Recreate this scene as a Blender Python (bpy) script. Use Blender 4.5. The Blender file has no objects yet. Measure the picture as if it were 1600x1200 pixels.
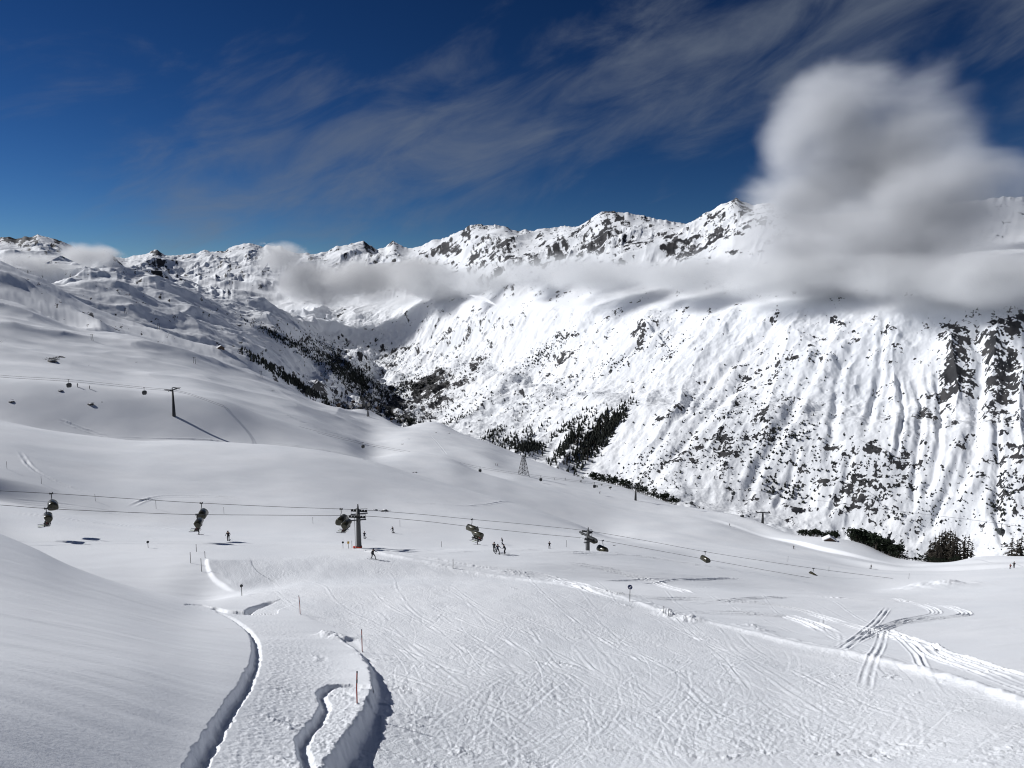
import bpy, bmesh, math, random
import numpy as np
from mathutils import Vector, Matrix

random.seed(7)
RNG = np.random.default_rng(11)
SC = bpy.context.scene
COL = SC.collection
F = 1109.0                       # focal length in pixels of the 1600 wide photograph
PITCH = math.radians(7.2)
CP, SP = math.cos(PITCH), math.sin(PITCH)
SUN_AZ = math.radians(-72.0)     # measured from +Y towards +X
SUN_EL = math.radians(32.0)

# ------------------------------------------------------------------ helpers: view rays
def ray(px, py):
    px = np.asarray(px, float); py = np.asarray(py, float)
    u = (px - 800.0) / F; v = (600.0 - py) / F
    y = CP + v * SP; z = -SP + v * CP
    h = np.hypot(u, y)
    return np.arctan2(u, y), z / h

def point(px, py, R):
    a, t = ray(px, py)
    return Vector((R * math.sin(a), R * math.cos(a), R * float(t)))

def to_px(az, t):
    """plan angle + slope of the sight line -> photograph pixel (used for laying out the land)"""
    x = np.sin(az); y = np.cos(az); z = t
    f = y * CP - z * SP; up = y * SP + z * CP
    f = np.maximum(f, 0.05)
    return 800 + F * x / f, 600 - F * up / f

# ------------------------------------------------------------------ noise
def _hash(ix, iy, seed):
    h = (ix.astype(np.int64) * 374761393 + iy.astype(np.int64) * 668265263 + seed * 974634541) & 0xFFFFFFFF
    h = ((h ^ (h >> 13)) * 1274126177) & 0xFFFFFFFF
    h = (h ^ (h >> 16)) & 0xFFFFFFFF
    return h

def perlin(x, y, seed=0):
    ix = np.floor(x); iy = np.floor(y)
    fx = (x - ix).astype(np.float32); fy = (y - iy).astype(np.float32)
    ix = ix.astype(np.int64); iy = iy.astype(np.int64)
    ux = fx * fx * fx * (fx * (fx * 6 - 15) + 10); uy = fy * fy * fy * (fy * (fy * 6 - 15) + 10)
    def g(dx, dy):
        a = _hash(ix + dx, iy + dy, seed).astype(np.float32) * np.float32(2 * math.pi / 4294967296.0)
        return np.cos(a) * (fx - dx) + np.sin(a) * (fy - dy)
    n0 = g(0, 0) * (1 - ux) + g(1, 0) * ux
    n1 = g(0, 1) * (1 - ux) + g(1, 1) * ux
    return (n0 * (1 - uy) + n1 * uy) * 1.5

def fbm(x, y, octv=4, seed=0, gain=0.5, lac=2.03):
    s = 0; a = 1.0; tot = 0
    for o in range(octv):
        s = s + a * perlin(x, y, seed + o * 17); tot += a
        x = x * lac + 13.7; y = y * lac - 7.3; a *= gain
    return s / tot

def ridged(x, y, octv=4, seed=0, gain=0.5, lac=2.07):
    s = 0; a = 1.0; tot = 0; w = 1.0
    for o in range(octv):
        n = 1 - np.abs(perlin(x, y, seed + o * 31)) * 1.6
        n = np.clip(n, 0, 1) ** 2
        s = s + a * n * w; tot += a
        w = np.clip(n * 1.4, 0.15, 1)
        x = x * lac + 5.1; y = y * lac + 9.7; a *= gain
    return s / tot

def sstep(a, b, x):
    t = np.clip((x - a) / (b - a), 0, 1)
    return t * t * (3 - 2 * t)

# ------------------------------------------------------------------ monotone interpolation
def pchip(x, y, xq):
    x = np.asarray(x, float); y = np.asarray(y, float)
    o = np.argsort(x); x = x[o]; y = y[o]
    h = np.diff(x); d = np.diff(y) / h
    m = np.zeros_like(y)
    for i in range(1, len(x) - 1):
        if d[i - 1] * d[i] > 0:
            w1 = 2 * h[i] + h[i - 1]; w2 = h[i] + 2 * h[i - 1]
            m[i] = (w1 + w2) / (w1 / d[i - 1] + w2 / d[i])
    m[0] = d[0]; m[-1] = d[-1]
    q = np.clip(xq, x[0], x[-1])
    i = np.clip(np.searchsorted(x, q) - 1, 0, len(x) - 2)
    s = (q - x[i]) / h[i]
    return ((2*s**3 - 3*s**2 + 1) * y[i] + (s**3 - 2*s**2 + s) * h[i] * m[i] + (-2*s**3 + 3*s**2) * y[i+1] + (s**3 - s**2) * h[i] * m[i+1])

# columns: plan angles, dense where the land is seen, sparse to the sides
_in = np.linspace(math.radians(-38.5), math.radians(38.5), 1620)
_out = np.radians(38.5 + 72.0 * (np.linspace(0, 1, 46)[1:] ** 1.7))
AZ = np.concatenate([-_out[::-1], _in, _out])
NC = len(AZ)

def L(pts, linear=False):
    """a land line given at photograph pixels with its plan distance -> (slope of sight line, ln R) per column"""
    p = np.array(pts, float)
    a, t = ray(p[:, 0], p[:, 1]); lr = np.log(p[:, 2])
    if linear:
        o = np.argsort(a)
        return [np.interp(AZ, a[o], t[o]), pchip(a, lr, AZ)]
    return [pchip(a, t, AZ), pchip(a, lr, AZ)]

def dip(line, pts, rf):
    p = np.array(pts, float)
    a, _ = ray(p[:, 0], np.full(len(p), 600.0))
    d = np.interp(AZ, a, p[:, 1])
    return [line[0] - d / F, line[1] + math.log(rf)]

def sheet(lines, counts):
    """lines (each: slope, lnR per column) -> grids of lnR and slope, monotone along each sight line"""
    T = np.array([l[0] for l in lines]); Q = np.array([l[1] for l in lines])
    for i in range(1, len(lines)):
        Q[i] = np.maximum(Q[i], Q[i-1] + 0.015)
    h = np.diff(Q, axis=0); d = np.diff(T, axis=0) / h
    M = np.zeros_like(T)
    for i in range(1, len(lines) - 1):
        ok = d[i-1] * d[i] > 0
        w1 = 2*h[i] + h[i-1]; w2 = h[i] + 2*h[i-1]
        with np.errstate(all='ignore'):
            v = (w1 + w2) / (w1 / d[i-1] + w2 / d[i])
        M[i] = np.where(ok, v, 0)
    M[0] = d[0]; M[-1] = d[-1]
    q, t = [], []
    for i, n in enumerate(counts):
        for k in range(n):
            s = k / n
            q.append(Q[i] + s * h[i])
            t.append((2*s**3 - 3*s**2 + 1) * T[i] + (s**3 - 2*s**2 + s) * h[i] * M[i] + (-2*s**3 + 3*s**2) * T[i+1] + (s**3 - s**2) * h[i] * M[i+1])
    q.append(Q[-1]); t.append(T[-1])
    return np.array(q), np.array(t)

class Land:
    def __init__(s, lines, counts, soft=0, keep=0):
        s.q, s.t = sheet(lines, counts)
        if soft:                                   # rounds the seams between neighbouring hills sideways
            k = int(3 * soft); w = np.exp(-0.5 * (np.arange(-k, k + 1) / soft) ** 2); w /= w.sum()
            n = s.t.shape[0] - keep
            for A in (s.t, s.q):
                P = np.pad(A[:n], ((0, 0), (k, k)), mode='edge'); B = np.zeros_like(A[:n])
                for i in range(2 * k + 1): B += w[i] * P[:, i:i + A.shape[1]]
                m = sstep(math.radians(38.4), math.radians(32.5), np.abs(AZ))
                A[:n] += (B - A[:n]) * m
        s.R = np.exp(s.q); s.X = s.R * np.sin(AZ); s.Y = s.R * np.cos(AZ); s.Z = s.R * s.t
        s.px, s.py = to_px(AZ[None, :] + 0 * s.t, s.t)
    def col(s, az):
        j = float(np.interp(az, AZ, np.arange(NC))); j0 = int(min(j, NC - 2)); return j0, j - j0
    def hit(s, px, py):
        """first point of the land met by the sight line through a pixel: (x, y, z) or None"""
        az, t = ray(px, py); j, f = s.col(float(az))
        R = s.R[:, j] * (1-f) + s.R[:, j+1] * f
        tt = (s.Z[:, j] * (1-f) + s.Z[:, j+1] * f) / R
        k = np.argmax(tt >= t)
        if tt[k] < t: return None
        if k == 0: r = R[0]
        else:
            w = (t - tt[k-1]) / max(tt[k] - tt[k-1], 1e-9); r = R[k-1] + w * (R[k] - R[k-1])
        return Vector((r * math.sin(az), r * math.cos(az), r * float(t)))
    def z(s, x, y):
        az = math.atan2(x, y); R = math.hypot(x, y); j, f = s.col(az)
        q = s.q[:, j] * (1-f) + s.q[:, j+1] * f
        zz = s.Z[:, j] * (1-f) + s.Z[:, j+1] * f
        return float(np.interp(math.log(R), q, zz))
    def normals(s):
        P = np.stack([s.X, s.Y, s.Z], -1)
        du = np.gradient(P, axis=1); dv = np.gradient(P, axis=0)
        n = np.cross(du, dv); n /= np.linalg.norm(n, axis=-1, keepdims=True) + 1e-9
        return n
    def build(s, name, mat, attrs):
        nr = s.q.shape[0]
        co = np.stack([s.X, s.Y, s.Z], -1).reshape(-1, 3).astype(np.float32)
        idx = np.arange(nr * NC).reshape(nr, NC)
        a = idx[:-1, :-1]; b = idx[:-1, 1:]; c = idx[1:, 1:]; d = idx[1:, :-1]
        quads = np.stack([a, b, c, d], -1).reshape(-1)
        me = bpy.data.meshes.new(name)
        me.vertices.add(len(co)); me.vertices.foreach_set('co', co.ravel())
        me.loops.add(len(quads)); me.loops.foreach_set('vertex_index', quads.astype(np.int32))
        nf = len(quads) // 4
        me.polygons.add(nf); me.polygons.foreach_set('loop_start', np.arange(0, nf * 4, 4, dtype=np.int32))
        me.update(calc_edges=True)
        me.polygons.foreach_set('use_smooth', np.ones(nf, bool))
        for k, v in attrs.items():
            at = me.attributes.new(k, 'FLOAT', 'POINT'); at.data.foreach_set('value', v.astype(np.float32).ravel())
        me.materials.append(mat)
        o = bpy.data.objects.new(name, me); COL.objects.link(o)
        return o

# ------------------------------------------------------------------ materials
def new_mat(name):
    m = bpy.data.materials.new(name); m.use_nodes = True
    nt = m.node_tree; b = nt.nodes['Principled BSDF']
    return m, nt, b

def simple(name, col, rough=0.6, metal=0.0, vary=0.25, scale=6.0, spec=0.4):
    """a plain painted or woven surface with a little uneven wear"""
    m, nt, b = new_mat(name)
    tc = nt.nodes.new('ShaderNodeTexCoord'); n = nt.nodes.new('ShaderNodeTexNoise')
    n.inputs['Scale'].default_value = scale; n.inputs['Detail'].default_value = 3
    nt.links.new(tc.outputs['Object'], n.inputs['Vector'])
    r = nt.nodes.new('ShaderNodeValToRGB')
    r.color_ramp.elements[0].position = 0.3; r.color_ramp.elements[1].position = 0.7
    r.color_ramp.elements[0].color = (*[c * (1 - vary) for c in col], 1)
    r.color_ramp.elements[1].color = (*[min(1, c * (1 + vary)) for c in col], 1)
    nt.links.new(n.outputs['Fac'], r.inputs['Fac']); nt.links.new(r.outputs['Color'], b.inputs['Base Color'])
    b.inputs['Roughness'].default_value = rough; b.inputs['Metallic'].default_value = metal
    b.inputs['Specular IOR Level'].default_value = spec
    return m

def tag(o, label=None, cat=None, group=None, kind=None):
    if label: o['label'] = label
    if cat: o['category'] = cat
    if group: o['group'] = group
    if kind: o['kind'] = kind
    return o

def empty(name, loc=(0, 0, 0), rz=0.0, label=None, cat=None, group=None):
    o = bpy.data.objects.new(name, None); COL.objects.link(o)
    o.location = loc; o.rotation_euler = (0, 0, rz); o.empty_display_size = 0.5
    return tag(o, label, cat, group)
SUN_POWER = 5.0; SKY_POWER = 0.05; EXPOSURE = -0.24
SKY_GAMMA = 1.62; SKY_SAT = 1.06; SKY_VAL = 0.28; CIRRUS = 0.6; CIRRUS_COL = (3.7, 4.4, 5.6, 1)
# ================================================================== THE LAND
C = lambda t, R: [np.full(NC, t), np.full(NC, math.log(R))]
n0 = C(-1.56, 5.5); n0b = C(-0.93, 12.0)
n1 = L([(-100,1255,15.7),(0,1255,16.5),(200,1255,18.3),(300,1255,19.3),(560,1255,20.9),(800,1255,22.6),(1200,1255,25.2),(1600,1255,27.8),(1700,1255,28.7)])
n2 = L([(-100,1050,25.5),(0,1050,27),(200,1050,31.3),(330,1050,35.5),(560,1060,40),(800,1050,43),(1200,1050,50),(1600,1050,58),(1700,1050,60)])
n3 = L([(-100,925,46),(0,930,48),(150,950,51),(330,970,58),(470,965,62),(560,960,65),(800,950,69),(1000,955,76),(1200,965,83),(1400,970,91),(1600,970,97),(1700,970,99)])
n4 = L([(-100,800,92),(0,835,88),(60,860,84),(100,880,82),(150,900,80),(200,915,79),(260,928,79),(330,938,80),(450,922,84),(600,915,86),(800,915,88),(1000,920,97),(1200,932,106),(1400,946,112),(1600,942,122),(1700,942,124)])
n4b = dip(n4, [(-100,45),(0,38),(100,22),(200,12),(300,3),(360,-5),(500,-12),(800,-12),(1200,-6),(1600,-6)], 1.13)
n5 = L([(-100,815,140),(0,828,142),(100,850,128),(200,860,120),(320,870,111),(450,875,109),(600,872,110),(800,876,112),(1000,885,122),(1200,912,130),(1300,926,134),(1400,932,140),(1600,922,150),(1700,922,152)])
n6 = L([(-100,782,180),(0,790,178),(200,825,160),(400,842,144),(560,852,132),(700,859,126),(820,858,127),(930,861,134),(1000,867,140),(1100,881,150),(1200,896,158),(1290,913,163),(1350,921,166),(1450,914,172),(1600,906,178),(1700,905,180)])
n6b = dip(n6, [(0,-6),(500,-5),(650,-2),(820,3),(1000,5),(1290,4),(1400,2),(1500,-1),(1700,-2)], 1.14)
n7 = L([(-100,738,214),(0,746,213),(100,766,208),(200,780,204),(300,778,208),(400,777,212),(500,781,215),(600,791,220),(750,809,222),(850,826,222),(950,841,222),(1050,859,215),(1100,868,215),(1200,881,215),(1300,897,215),(1400,903,220),(1600,896,228),(1700,895,230)])
n8 = L([(-100,635,352),(0,654,340),(110,673,332),(200,685,326),(300,688,325),(400,692,325),(480,700,322),(560,715,318),(650,740,312),(750,770,305),(850,800,296),(900,818,290),(950,838,280),(1000,845,282),(1050,847,284),(1150,857,290),(1250,871,290),(1350,889,290),(1450,894,292),(1600,888,296),(1700,888,300)])
n8b = dip(n8, [(-100,9),(400,9),(750,8),(900,5),(950,1),(1000,-6),(1300,-4),(1400,-2),(1700,-1)], 1.15)
n9 = L([(-100,586,480),(0,592,470),(100,600,460),(200,611,452),(280,616,452),(340,624,455),(400,645,460),(480,670,465),(540,693,465),(585,716,480),(640,706,500),(700,716,480),(745,738,460),(800,754,450),(900,778,440),(1000,802,430),(1100,815,425),(1200,846,395),(1300,867,355),(1400,885,340),(1500,884,340),(1600,881,340),(1700,880,340)])
n9b = dip(n9, [(-100,8),(340,8),(480,6),(560,6),(650,8),(745,5),(800,-3),(1000,-5),(1300,-3),(1500,0),(1700,-1)], 1.07)
n9c = L([(-100,560,640),(0,566,640),(100,578,640),(200,596,640),(300,606,640),(400,632,640),(480,655,640),(540,680,640),(585,694,660),(640,684,700),(700,696,660),(760,716,600),(800,735,570),(900,762,520),(1000,788,490),(1100,804,470),(1200,838,420),(1300,856,385),(1400,880,365),(1500,879,360),(1600,876,360),(1700,876,360)])
n10 = L([(-100,445,1120),(0,468,1060),(60,489,1010),(110,510,960),(170,519,950),(215,528,950),(300,553,950),(370,577,980),(400,586,1000),(450,607,1000),(500,634,1000),(560,647,980),(600,656,950),(632,672,860),(650,664,980),(680,660,1000),(720,676,950),(760,690,900),(800,707,850),(880,735,750),(900,743,740),(1000,771,620),(1060,788,560),(1150,804,500),(1250,838,440),(1300,842,430),(1350,852,420),(1400,873,400),(1450,881,390),(1500,878,385),(1520,872,385),(1600,872,380),(1700,870,380)])
n11 = dip(n10, [(-100,60),(1700,60)], 1.45)
NEAR = Land([n0, n0b, n1, n2, n3, n4, n4b, n5, n6, n6b, n7, n8, n8b, n9, n9b, n9c, n10, n11],
            [6, 24, 240, 160, 90, 26, 70, 40, 14, 70, 130, 14, 110, 14, 60, 110, 24], soft=11)

m0 = dip(n10, [(-100,14),(400,14),(600,24),(1700,24)], 1.22)
m1 = L([(-100,380,1750),(0,410,1700),(30,424,1700),(75,447,1700),(120,470,1700),(200,503,1700),(300,535,1700),(400,570,1700),(450,632,1750),(520,668,2000),(600,690,2250),(640,700,2300),(700,720,2000),(800,780,1500),(900,800,1400),(1000,840,1300),(1200,910,1250),(1400,930,1200),(1600,925,1200),(1700,925,1200)])
m1b = dip(m1, [(-100,10),(100,7),(300,6),(400,3),(480,-4),(1700,-4)], 1.12)
m2 = L([(-100,415,2350),(0,432,2350),(75,450,2300),(100,447,2300),(130,443,2300),(175,446,2300),(210,457,2300),(260,476,2300),(330,505,2350),(400,538,2400),(430,558,2400),(500,602,2600),(560,626,2800),(600,640,3000),(650,655,2800),(700,675,2350),(760,687,2000),(880,731,1750),(1000,767,1600),(1060,784,1520),(1250,833,1480),(1400,868,1450),(1450,876,1450),(1600,868,1450),(1700,868,1450)])
m2b = dip(m2, [(-100,10),(300,8),(430,5),(520,-4),(1700,-4)], 1.06)
m3 = L([(-100,400,4200),(0,418,4200),(60,428,4000),(120,412,4000),(150,399,4000),(167,393,4000),(185,400,4000),(200,411,4000),(230,420,3950),(280,432,3900),(330,447,3900),(380,465,3900),(430,483,3900),(445,492,3900),(470,513,4000),(500,538,4100),(560,572,4300),(590,598,4300),(620,592,4300),(680,585,4000),(740,575,3600),(800,590,3000),(900,610,2400),(1000,625,2080),(1200,640,1900),(1400,660,1820),(1600,660,1800),(1700,660,1800)])
m3b = dip(m3, [(-100,10),(400,10),(480,6),(560,0),(620,-6),(1700,-6)], 1.06)
m4 = L([(-100,432,6500),(0,430,6500),(150,430,6500),(280,448,6500),(350,462,6500),(400,474,6500),(440,484,6300),(500,474,6300),(600,474,6000),(700,474,5000),(800,477,3900),(900,477,3200),(1000,478,2800),(1200,480,2400),(1400,480,2250),(1600,482,2200),(1700,482,2200)])
m5 = L([(-100,412,8500),(0,405,8500),(165,412,8500),(250,425,8600),(330,432,8600),(400,430,8600),(500,425,8500),(600,425,8000),(700,425,6800),(800,430,4800),(900,428,3850),(1000,426,3350),(1200,420,2850),(1400,416,2620),(1600,410,2500),(1700,410,2500)])
RIDGE = [(-100,378),(-40,366),(0,376),(12,372),(25,374),(38,370),(50,371),(62,369),(78,372),(95,374),(105,380),(118,389),(140,394),(165,399),(195,402),(215,398),(233,395),(246,392),(258,398),(275,400),(290,396),(318,390),(330,391),(350,392),(365,387),(375,383),(388,380),(400,381),(412,386),(425,385),(440,384),(455,395),(470,397),(490,396),(510,391),(530,384),(545,381),(560,377),(568,376),(578,384),(590,390),(602,386),(613,376),(620,379),(638,390),(650,386),(660,383),(672,378),(690,373),(705,366),(718,359),(732,355),(745,351),(757,354),(768,352),(780,353),(793,356),(810,361),(830,360),(845,356),(870,357),(885,354),(900,352),(920,344),(933,336),(943,332),(960,330),(968,335),(982,332),(1000,338),(1020,341),(1040,344),(1055,349),(1080,346),(1095,338),(1110,330),(1128,318),(1150,311),(1165,316),(1180,321),(1195,320),(1215,323),(1240,332),(1280,338),(1350,332),(1450,318),(1520,312),(1550,309),(1580,307),(1600,311),(1700,318)]
_rr = [(-100,11500),(250,11000),(500,10500),(640,10000),(800,8000),(950,5800),(1150,4400),(1400,3700),(1700,3600)]
m6 = L([(x, y, float(np.interp(x, [r[0] for r in _rr], [r[1] for r in _rr]))) for x, y in RIDGE], linear=True)
_px = to_px(AZ, m6[0])[0]; _az = np.clip(AZ, -.75, .75) * 1200
RIDGE_T = m6[0] + (4.2 * (ridged(_az / 46, _az * 0 + 3.3, 3, 7, 0.55) - 0.45) + 2.2 * fbm(_az / 9, _az * 0 + 1.7, 3, 8)) / F * sstep(-.75, -.70, AZ) * sstep(.75, .70, AZ)
def blur(a, sig):
    k = int(3 * sig) + 1; w = np.exp(-0.5 * (np.arange(-k, k + 1) / max(sig, 1e-3)) ** 2); w /= w.sum()
    return np.convolve(np.pad(a, k, mode='edge'), w, 'valid')
m6[0] = blur(RIDGE_T, 75)
m7 = dip(m6, [(-100,40),(1700,40)], 1.3)
FAR = Land([m0, m1, m1b, m2, m2b, m3, m3b, m4, m5, m6, m7], [24, 10, 60, 10, 190, 12, 250, 50, 120, 10], soft=5)

# ------------------------------------------------------------------ shaping the far mountains
def far_shape():
    g = FAR; X, Y, R, px, py = g.X, g.Y, g.R, g.px, g.py
    t = g.t.copy()
    # the summits: each peak widens downhill like a real one
    nr = g.q.shape[0]; base6 = blur(RIDGE_T, 75); lv = [0.5, 2, 4, 8, 14, 24, 40, 75]
    det = np.array([blur(RIDGE_T, v) - base6 for v in lv])
    below = np.clip((t[nr - 11] [None, :] - t) * F, 0, 400)        # pixels under the ridge
    sgm = np.clip(0.75 * below, 0.5, 75); li = np.interp(np.log(sgm), np.log(lv), np.arange(len(lv)))
    i0 = np.clip(li.astype(int), 0, len(lv) - 2); fr = li - i0; cc = np.arange(NC)[None, :] + 0 * i0
    dT = (det[i0, cc] * (1 - fr) + det[i0 + 1, cc] * fr) * sstep(110, 20, below) * (np.arange(nr)[:, None] > nr - 182)
    dT[nr - 10:] = dT[nr - 11]
    g.Z = g.Z + dT * R
    # fall lines of the big face across the valley: lines of equal p0 run straight down the slope
    sl = lambda p: np.interp(p, [500, 800, 1000, 1250, 1400, 1480, 1550, 1700], [-1.7, -1.45, -1.2, -0.62, -0.28, -0.06, 0.25, 0.4])
    p0 = px.copy()
    for _ in range(12):
        p0 = 0.5 * p0 + 0.5 * (px - sl(p0) * (py - 470))
    right = sstep(520, 700, p0) * sstep(470, 500, py + 0.0 * px) * sstep(1230, 1500, R)
    rr = R / 2000.0
    warp = fbm(px / 70, py / 50, 3, 5) * 12
    gl = ridged((p0 + warp) / 105, py / 420, 2, 21)
    gm = ridged((p0 + warp * 0.8) / 37, py / 230, 3, 22)
    gs = ridged((p0 + warp * 0.4) / 12, py / 110, 2, 23)
    amp = np.clip(0.25 + 1.6 * fbm(px / 120, py / 90, 3, 24) + 0.1 * sstep(1250, 1400, p0), 0.12, 1.3)
    dz = right * rr * ((24 - 15 * sstep(1150, 1350, p0)) * gl + 4.5 * gm * amp + 1.5 * gs * amp - 15)
    # broad lumps, ledges
    dz += right * rr * (26 * fbm(X / 330, Y / 330, 3, 30) + 14 * fbm(X / 110, Y / 110, 4, 31) + 9 * (ridged(X / 85, Y / 85, 4, 37) - .4) * sstep(-.15, .3, fbm(X / 300, Y / 300, 2, 38)) + 4.2 * fbm(X / 26, Y / 26, 4, 36))
    led = fbm(X / 200, Y / 200, 3, 33) * 60 + g.Z
    dz += right * rr * 4.0 * sstep(-.05, .4, fbm(X / 260, Y / 260, 2, 34)) * (np.abs((led / 42) % 1 - 0.5) * 2) ** 2
    # far range: sharp ridges and ribs, smoother snowfields between
    far = sstep(2500, 4300, R) * sstep(482, 440, py)
    sc = np.clip(R / 9000, 0.62, 1.1)
    mid = sstep(1700, 2600, R) * (1 - sstep(5500, 7500, R)) * (1 - sstep(450, 620, px) * (0.75 + 0.25 * sstep(620, 800, px)))
    wx, wy = X + 240 * fbm(X / 900, Y / 900, 3, 41), Y + 240 * fbm(X / 900, Y / 900, 3, 42)
    rg = ridged(wx / 1050, wy / 1050, 4, 43, gain=0.42)
    rg2 = ridged(wx / 330, wy / 330, 4, 44, gain=0.45)
    rough = sstep(-.2, .35, fbm(X / 700, Y / 700, 3, 45))
    under = sstep(0, 16, below)
    dz += far * (rg - 0.42) * sc * 130 * (0.25 + 0.75 * under)
    dz += far * (rg2 - 0.4) * sc * 60 * (0.25 + 0.75 * rough) * (0.45 + 0.55 * under)
    dz += far * fbm(X / 70, Y / 70, 4, 46) * sc * 22 * rough
    dz += far * (ridged((px + 0.35 * py + warp) / 22, py / 90, 3, 47) - .4) * sc * 26 * sstep(3, 30, below) * (0.3 + rough)
    rm = ridged(wx / 520 + 3, wy / 520, 4, 51, gain=0.42)
    dz += mid * (rm - 0.4) * R / 4000 * 72
    dz += mid * fbm(X / 80, Y / 80, 4, 52) * R / 4000 * 12
    lft = sstep(900, 1300, R) * (1 - sstep(2500, 3400, R)) * (1 - sstep(430, 520, px))
    dz += lft * (16 * fbm(X / 300, Y / 300, 3, 53) + 15 * (ridged(X / 240, Y / 240, 3, 54, .42) - .4) + 4 * fbm(X / 50, Y / 50, 4, 55))
    # ravines, spurs and rock steps of the face, laid along the lines seen from the lookout
    def line(pts, fn, wmax):
        nonlocal dz
        P = np.array(pts, float); S = np.linspace(0, len(P) - 1, 6 * len(P)); k = np.arange(len(P))
        P = np.stack([pchip(k, P[:, 0], S), pchip(k, P[:, 1], S)], -1)
        x0, y0 = P.min(0) - wmax; x1, y1 = P.max(0) + wmax
        j0, j1 = np.searchsorted(AZ, [ray(x0, 700)[0], ray(x1, 480)[0]])
        sub = (slice(None), slice(max(j0 - 20, 0), j1 + 20))
        qx = px[sub] + 5 * W1[sub]; qy = py[sub] + 4 * W2[sub]
        ok = (qx > x0) & (qx < x1) & (qy > y0) & (qy < y1) & (R[sub] > 1200) & (R[sub] < 5200)
        qx = qx[ok]; qy = qy[ok]; best = np.full(qx.shape, 1e9); sd = np.zeros(qx.shape); al = np.zeros(qx.shape); n = len(P) - 1
        for i in range(n):
            ax, ay = P[i]; dx, dy = P[i+1] - P[i]; u = np.clip(((qx - ax) * dx + (qy - ay) * dy) / (dx*dx + dy*dy + 1e-9), 0, 1)
            ex, ey = qx - ax - u * dx, qy - ay - u * dy; d2 = ex*ex + ey*ey; m = d2 < best
            best = np.where(m, d2, best); sd = np.where(m, np.sign(ex * dy - ey * dx) * np.sqrt(d2), sd); al = np.where(m, (i + u) / n, al)
        v = fn(sd, al) * sstep(wmax, wmax * .75, np.sqrt(best)); T = dz[sub]; T[ok] += v * rr[sub][ok]
    W1 = fbm(px / 28, py / 28, 3, 26); W2 = fbm(px / 28 + 9, py / 28, 3, 27)
    fade = lambda a: sstep(0, .15, a) * sstep(1, .82, a)
    def ravine(pts, w, dep): line(pts, lambda d, a: 0.62 * dep * fade(a) * (-np.exp(-(d / w) ** 2) + .45 * np.exp(-((np.abs(d) - 2 * w) / w) ** 2)), 5 * w)
    def spur(pts, w, h): line(pts, lambda d, a: 0.62 * h * fade(a) * np.exp(-np.abs(d) / w) * np.where(d > 0, 1, np.exp(-np.abs(d) / w / 1.5)), 4 * w)
    def step(pts, w, h): line(pts, lambda d, a: h * fade(a) * sstep(-1.5, 1.5, d) * np.exp(-np.maximum(d, 0) / w), 4 * w)
    for p, w, dp in [([(1292,540),(1268,590),(1240,640),(1208,690),(1180,742),(1158,796)],8,17),([(1185,555),(1140,610),(1092,660),(1045,715),(1000,772)],7,11),([(1120,570),(1080,620),(1050,660),(1008,722)],5,8),([(1005,632),(985,670),(958,712)],5,8),
                     ([(950,478),(880,545),(820,600),(765,638),(690,664)],8,15),([(1055,488),(990,545),(930,600),(868,652)],6,8),([(905,476),(842,530),(762,590),(700,630)],6,8),([(1384,478),(1376,560),(1366,620),(1348,682)],5,10),([(1462,560),(1471,620),(1466,700),(1440,782)],5,11),
                     ([(1424,555),(1440,640),(1432,720),(1425,800)],5,10),([(1400,560),(1412,640),(1400,720)],4,7),([(1518,498),(1536,560),(1532,640),(1512,720),(1470,792),(1405,852)],11,17),([(1552,640),(1562,720),(1557,790),(1570,850)],6,11),([(1346,515),(1312,590),(1302,660),(1290,732)],6,9),
                     ([(850,478),(790,530),(720,580),(650,612)],6,8),([(800,476),(740,520),(680,556)],5,7),([(1230,480),(1180,530),(1120,590),(1075,650)],6,9),([(1250,690),(1235,740),(1205,800)],5,7),([(1330,700),(1318,760),(1290,815)],5,7),([(1500,700),(1480,760),(1455,815)],5,9)]:
        ravine(p, w, dp)
    for p, w, h in [([(1240,490),(1222,560),(1205,620),(1190,690)],26,26),([(1476,500),(1490,560),(1497,610),(1488,665)],16,40),([(1560,500),(1552,570),(1540,630),(1530,680)],18,34),([(1040,480),(985,540),(930,590),(880,630)],18,20),([(1120,480),(1080,540),(1030,600),(985,660)],24,20),([(1330,480),(1300,540),(1262,600),(1240,650)],24,20),
                    ([(960,474),(905,525),(850,570),(800,605)],16,18),([(1405,500),(1395,560),(1400,640),(1385,740)],18,18),([(1600,560),(1592,640),(1600,720)],16,26),([(1160,600),(1130,660),(1090,720)],18,14)]:
        spur(p, w, h)
    for p, w, h in [([(1310,685),(1350,695),(1400,715)],16,13),([(1215,782),(1270,790),(1330,800)],14,12),([(1270,745),(1320,755),(1380,778)],12,9),([(1340,770),(1390,790)],12,8),([(1130,650),(1170,660),(1210,655)],14,9),([(1520,520),(1560,515),(1610,520)],16,16),([(1540,590),(1580,600),(1620,598)],14,14),([(1560,650),(1600,660)],12,12),([(1230,560),(1270,556),(1310,565)],14,9),([(990,500),(1020,515),(1050,540)],12,8)]:
        step(p[::-1], w, h)
    # rocky bluffs on the face (pixel spots of the photograph, real steps on the land)
    g.dz = dz
    g.Z = g.Z + dz
    g.p0 = p0; g.right = right; g.farw = far; g.midw = mid

far_shape()

def blob(px, py, spots):
    s = 0
    for (x, y, rx, ry, a, w) in spots:
        c, sn = math.cos(math.radians(a)), math.sin(math.radians(a))
        u = ((px - x) * c + (py - y) * sn) / rx; v = (-(px - x) * sn + (py - y) * c) / ry
        s = s + w * np.exp(-(u * u + v * v))
    return s

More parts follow.
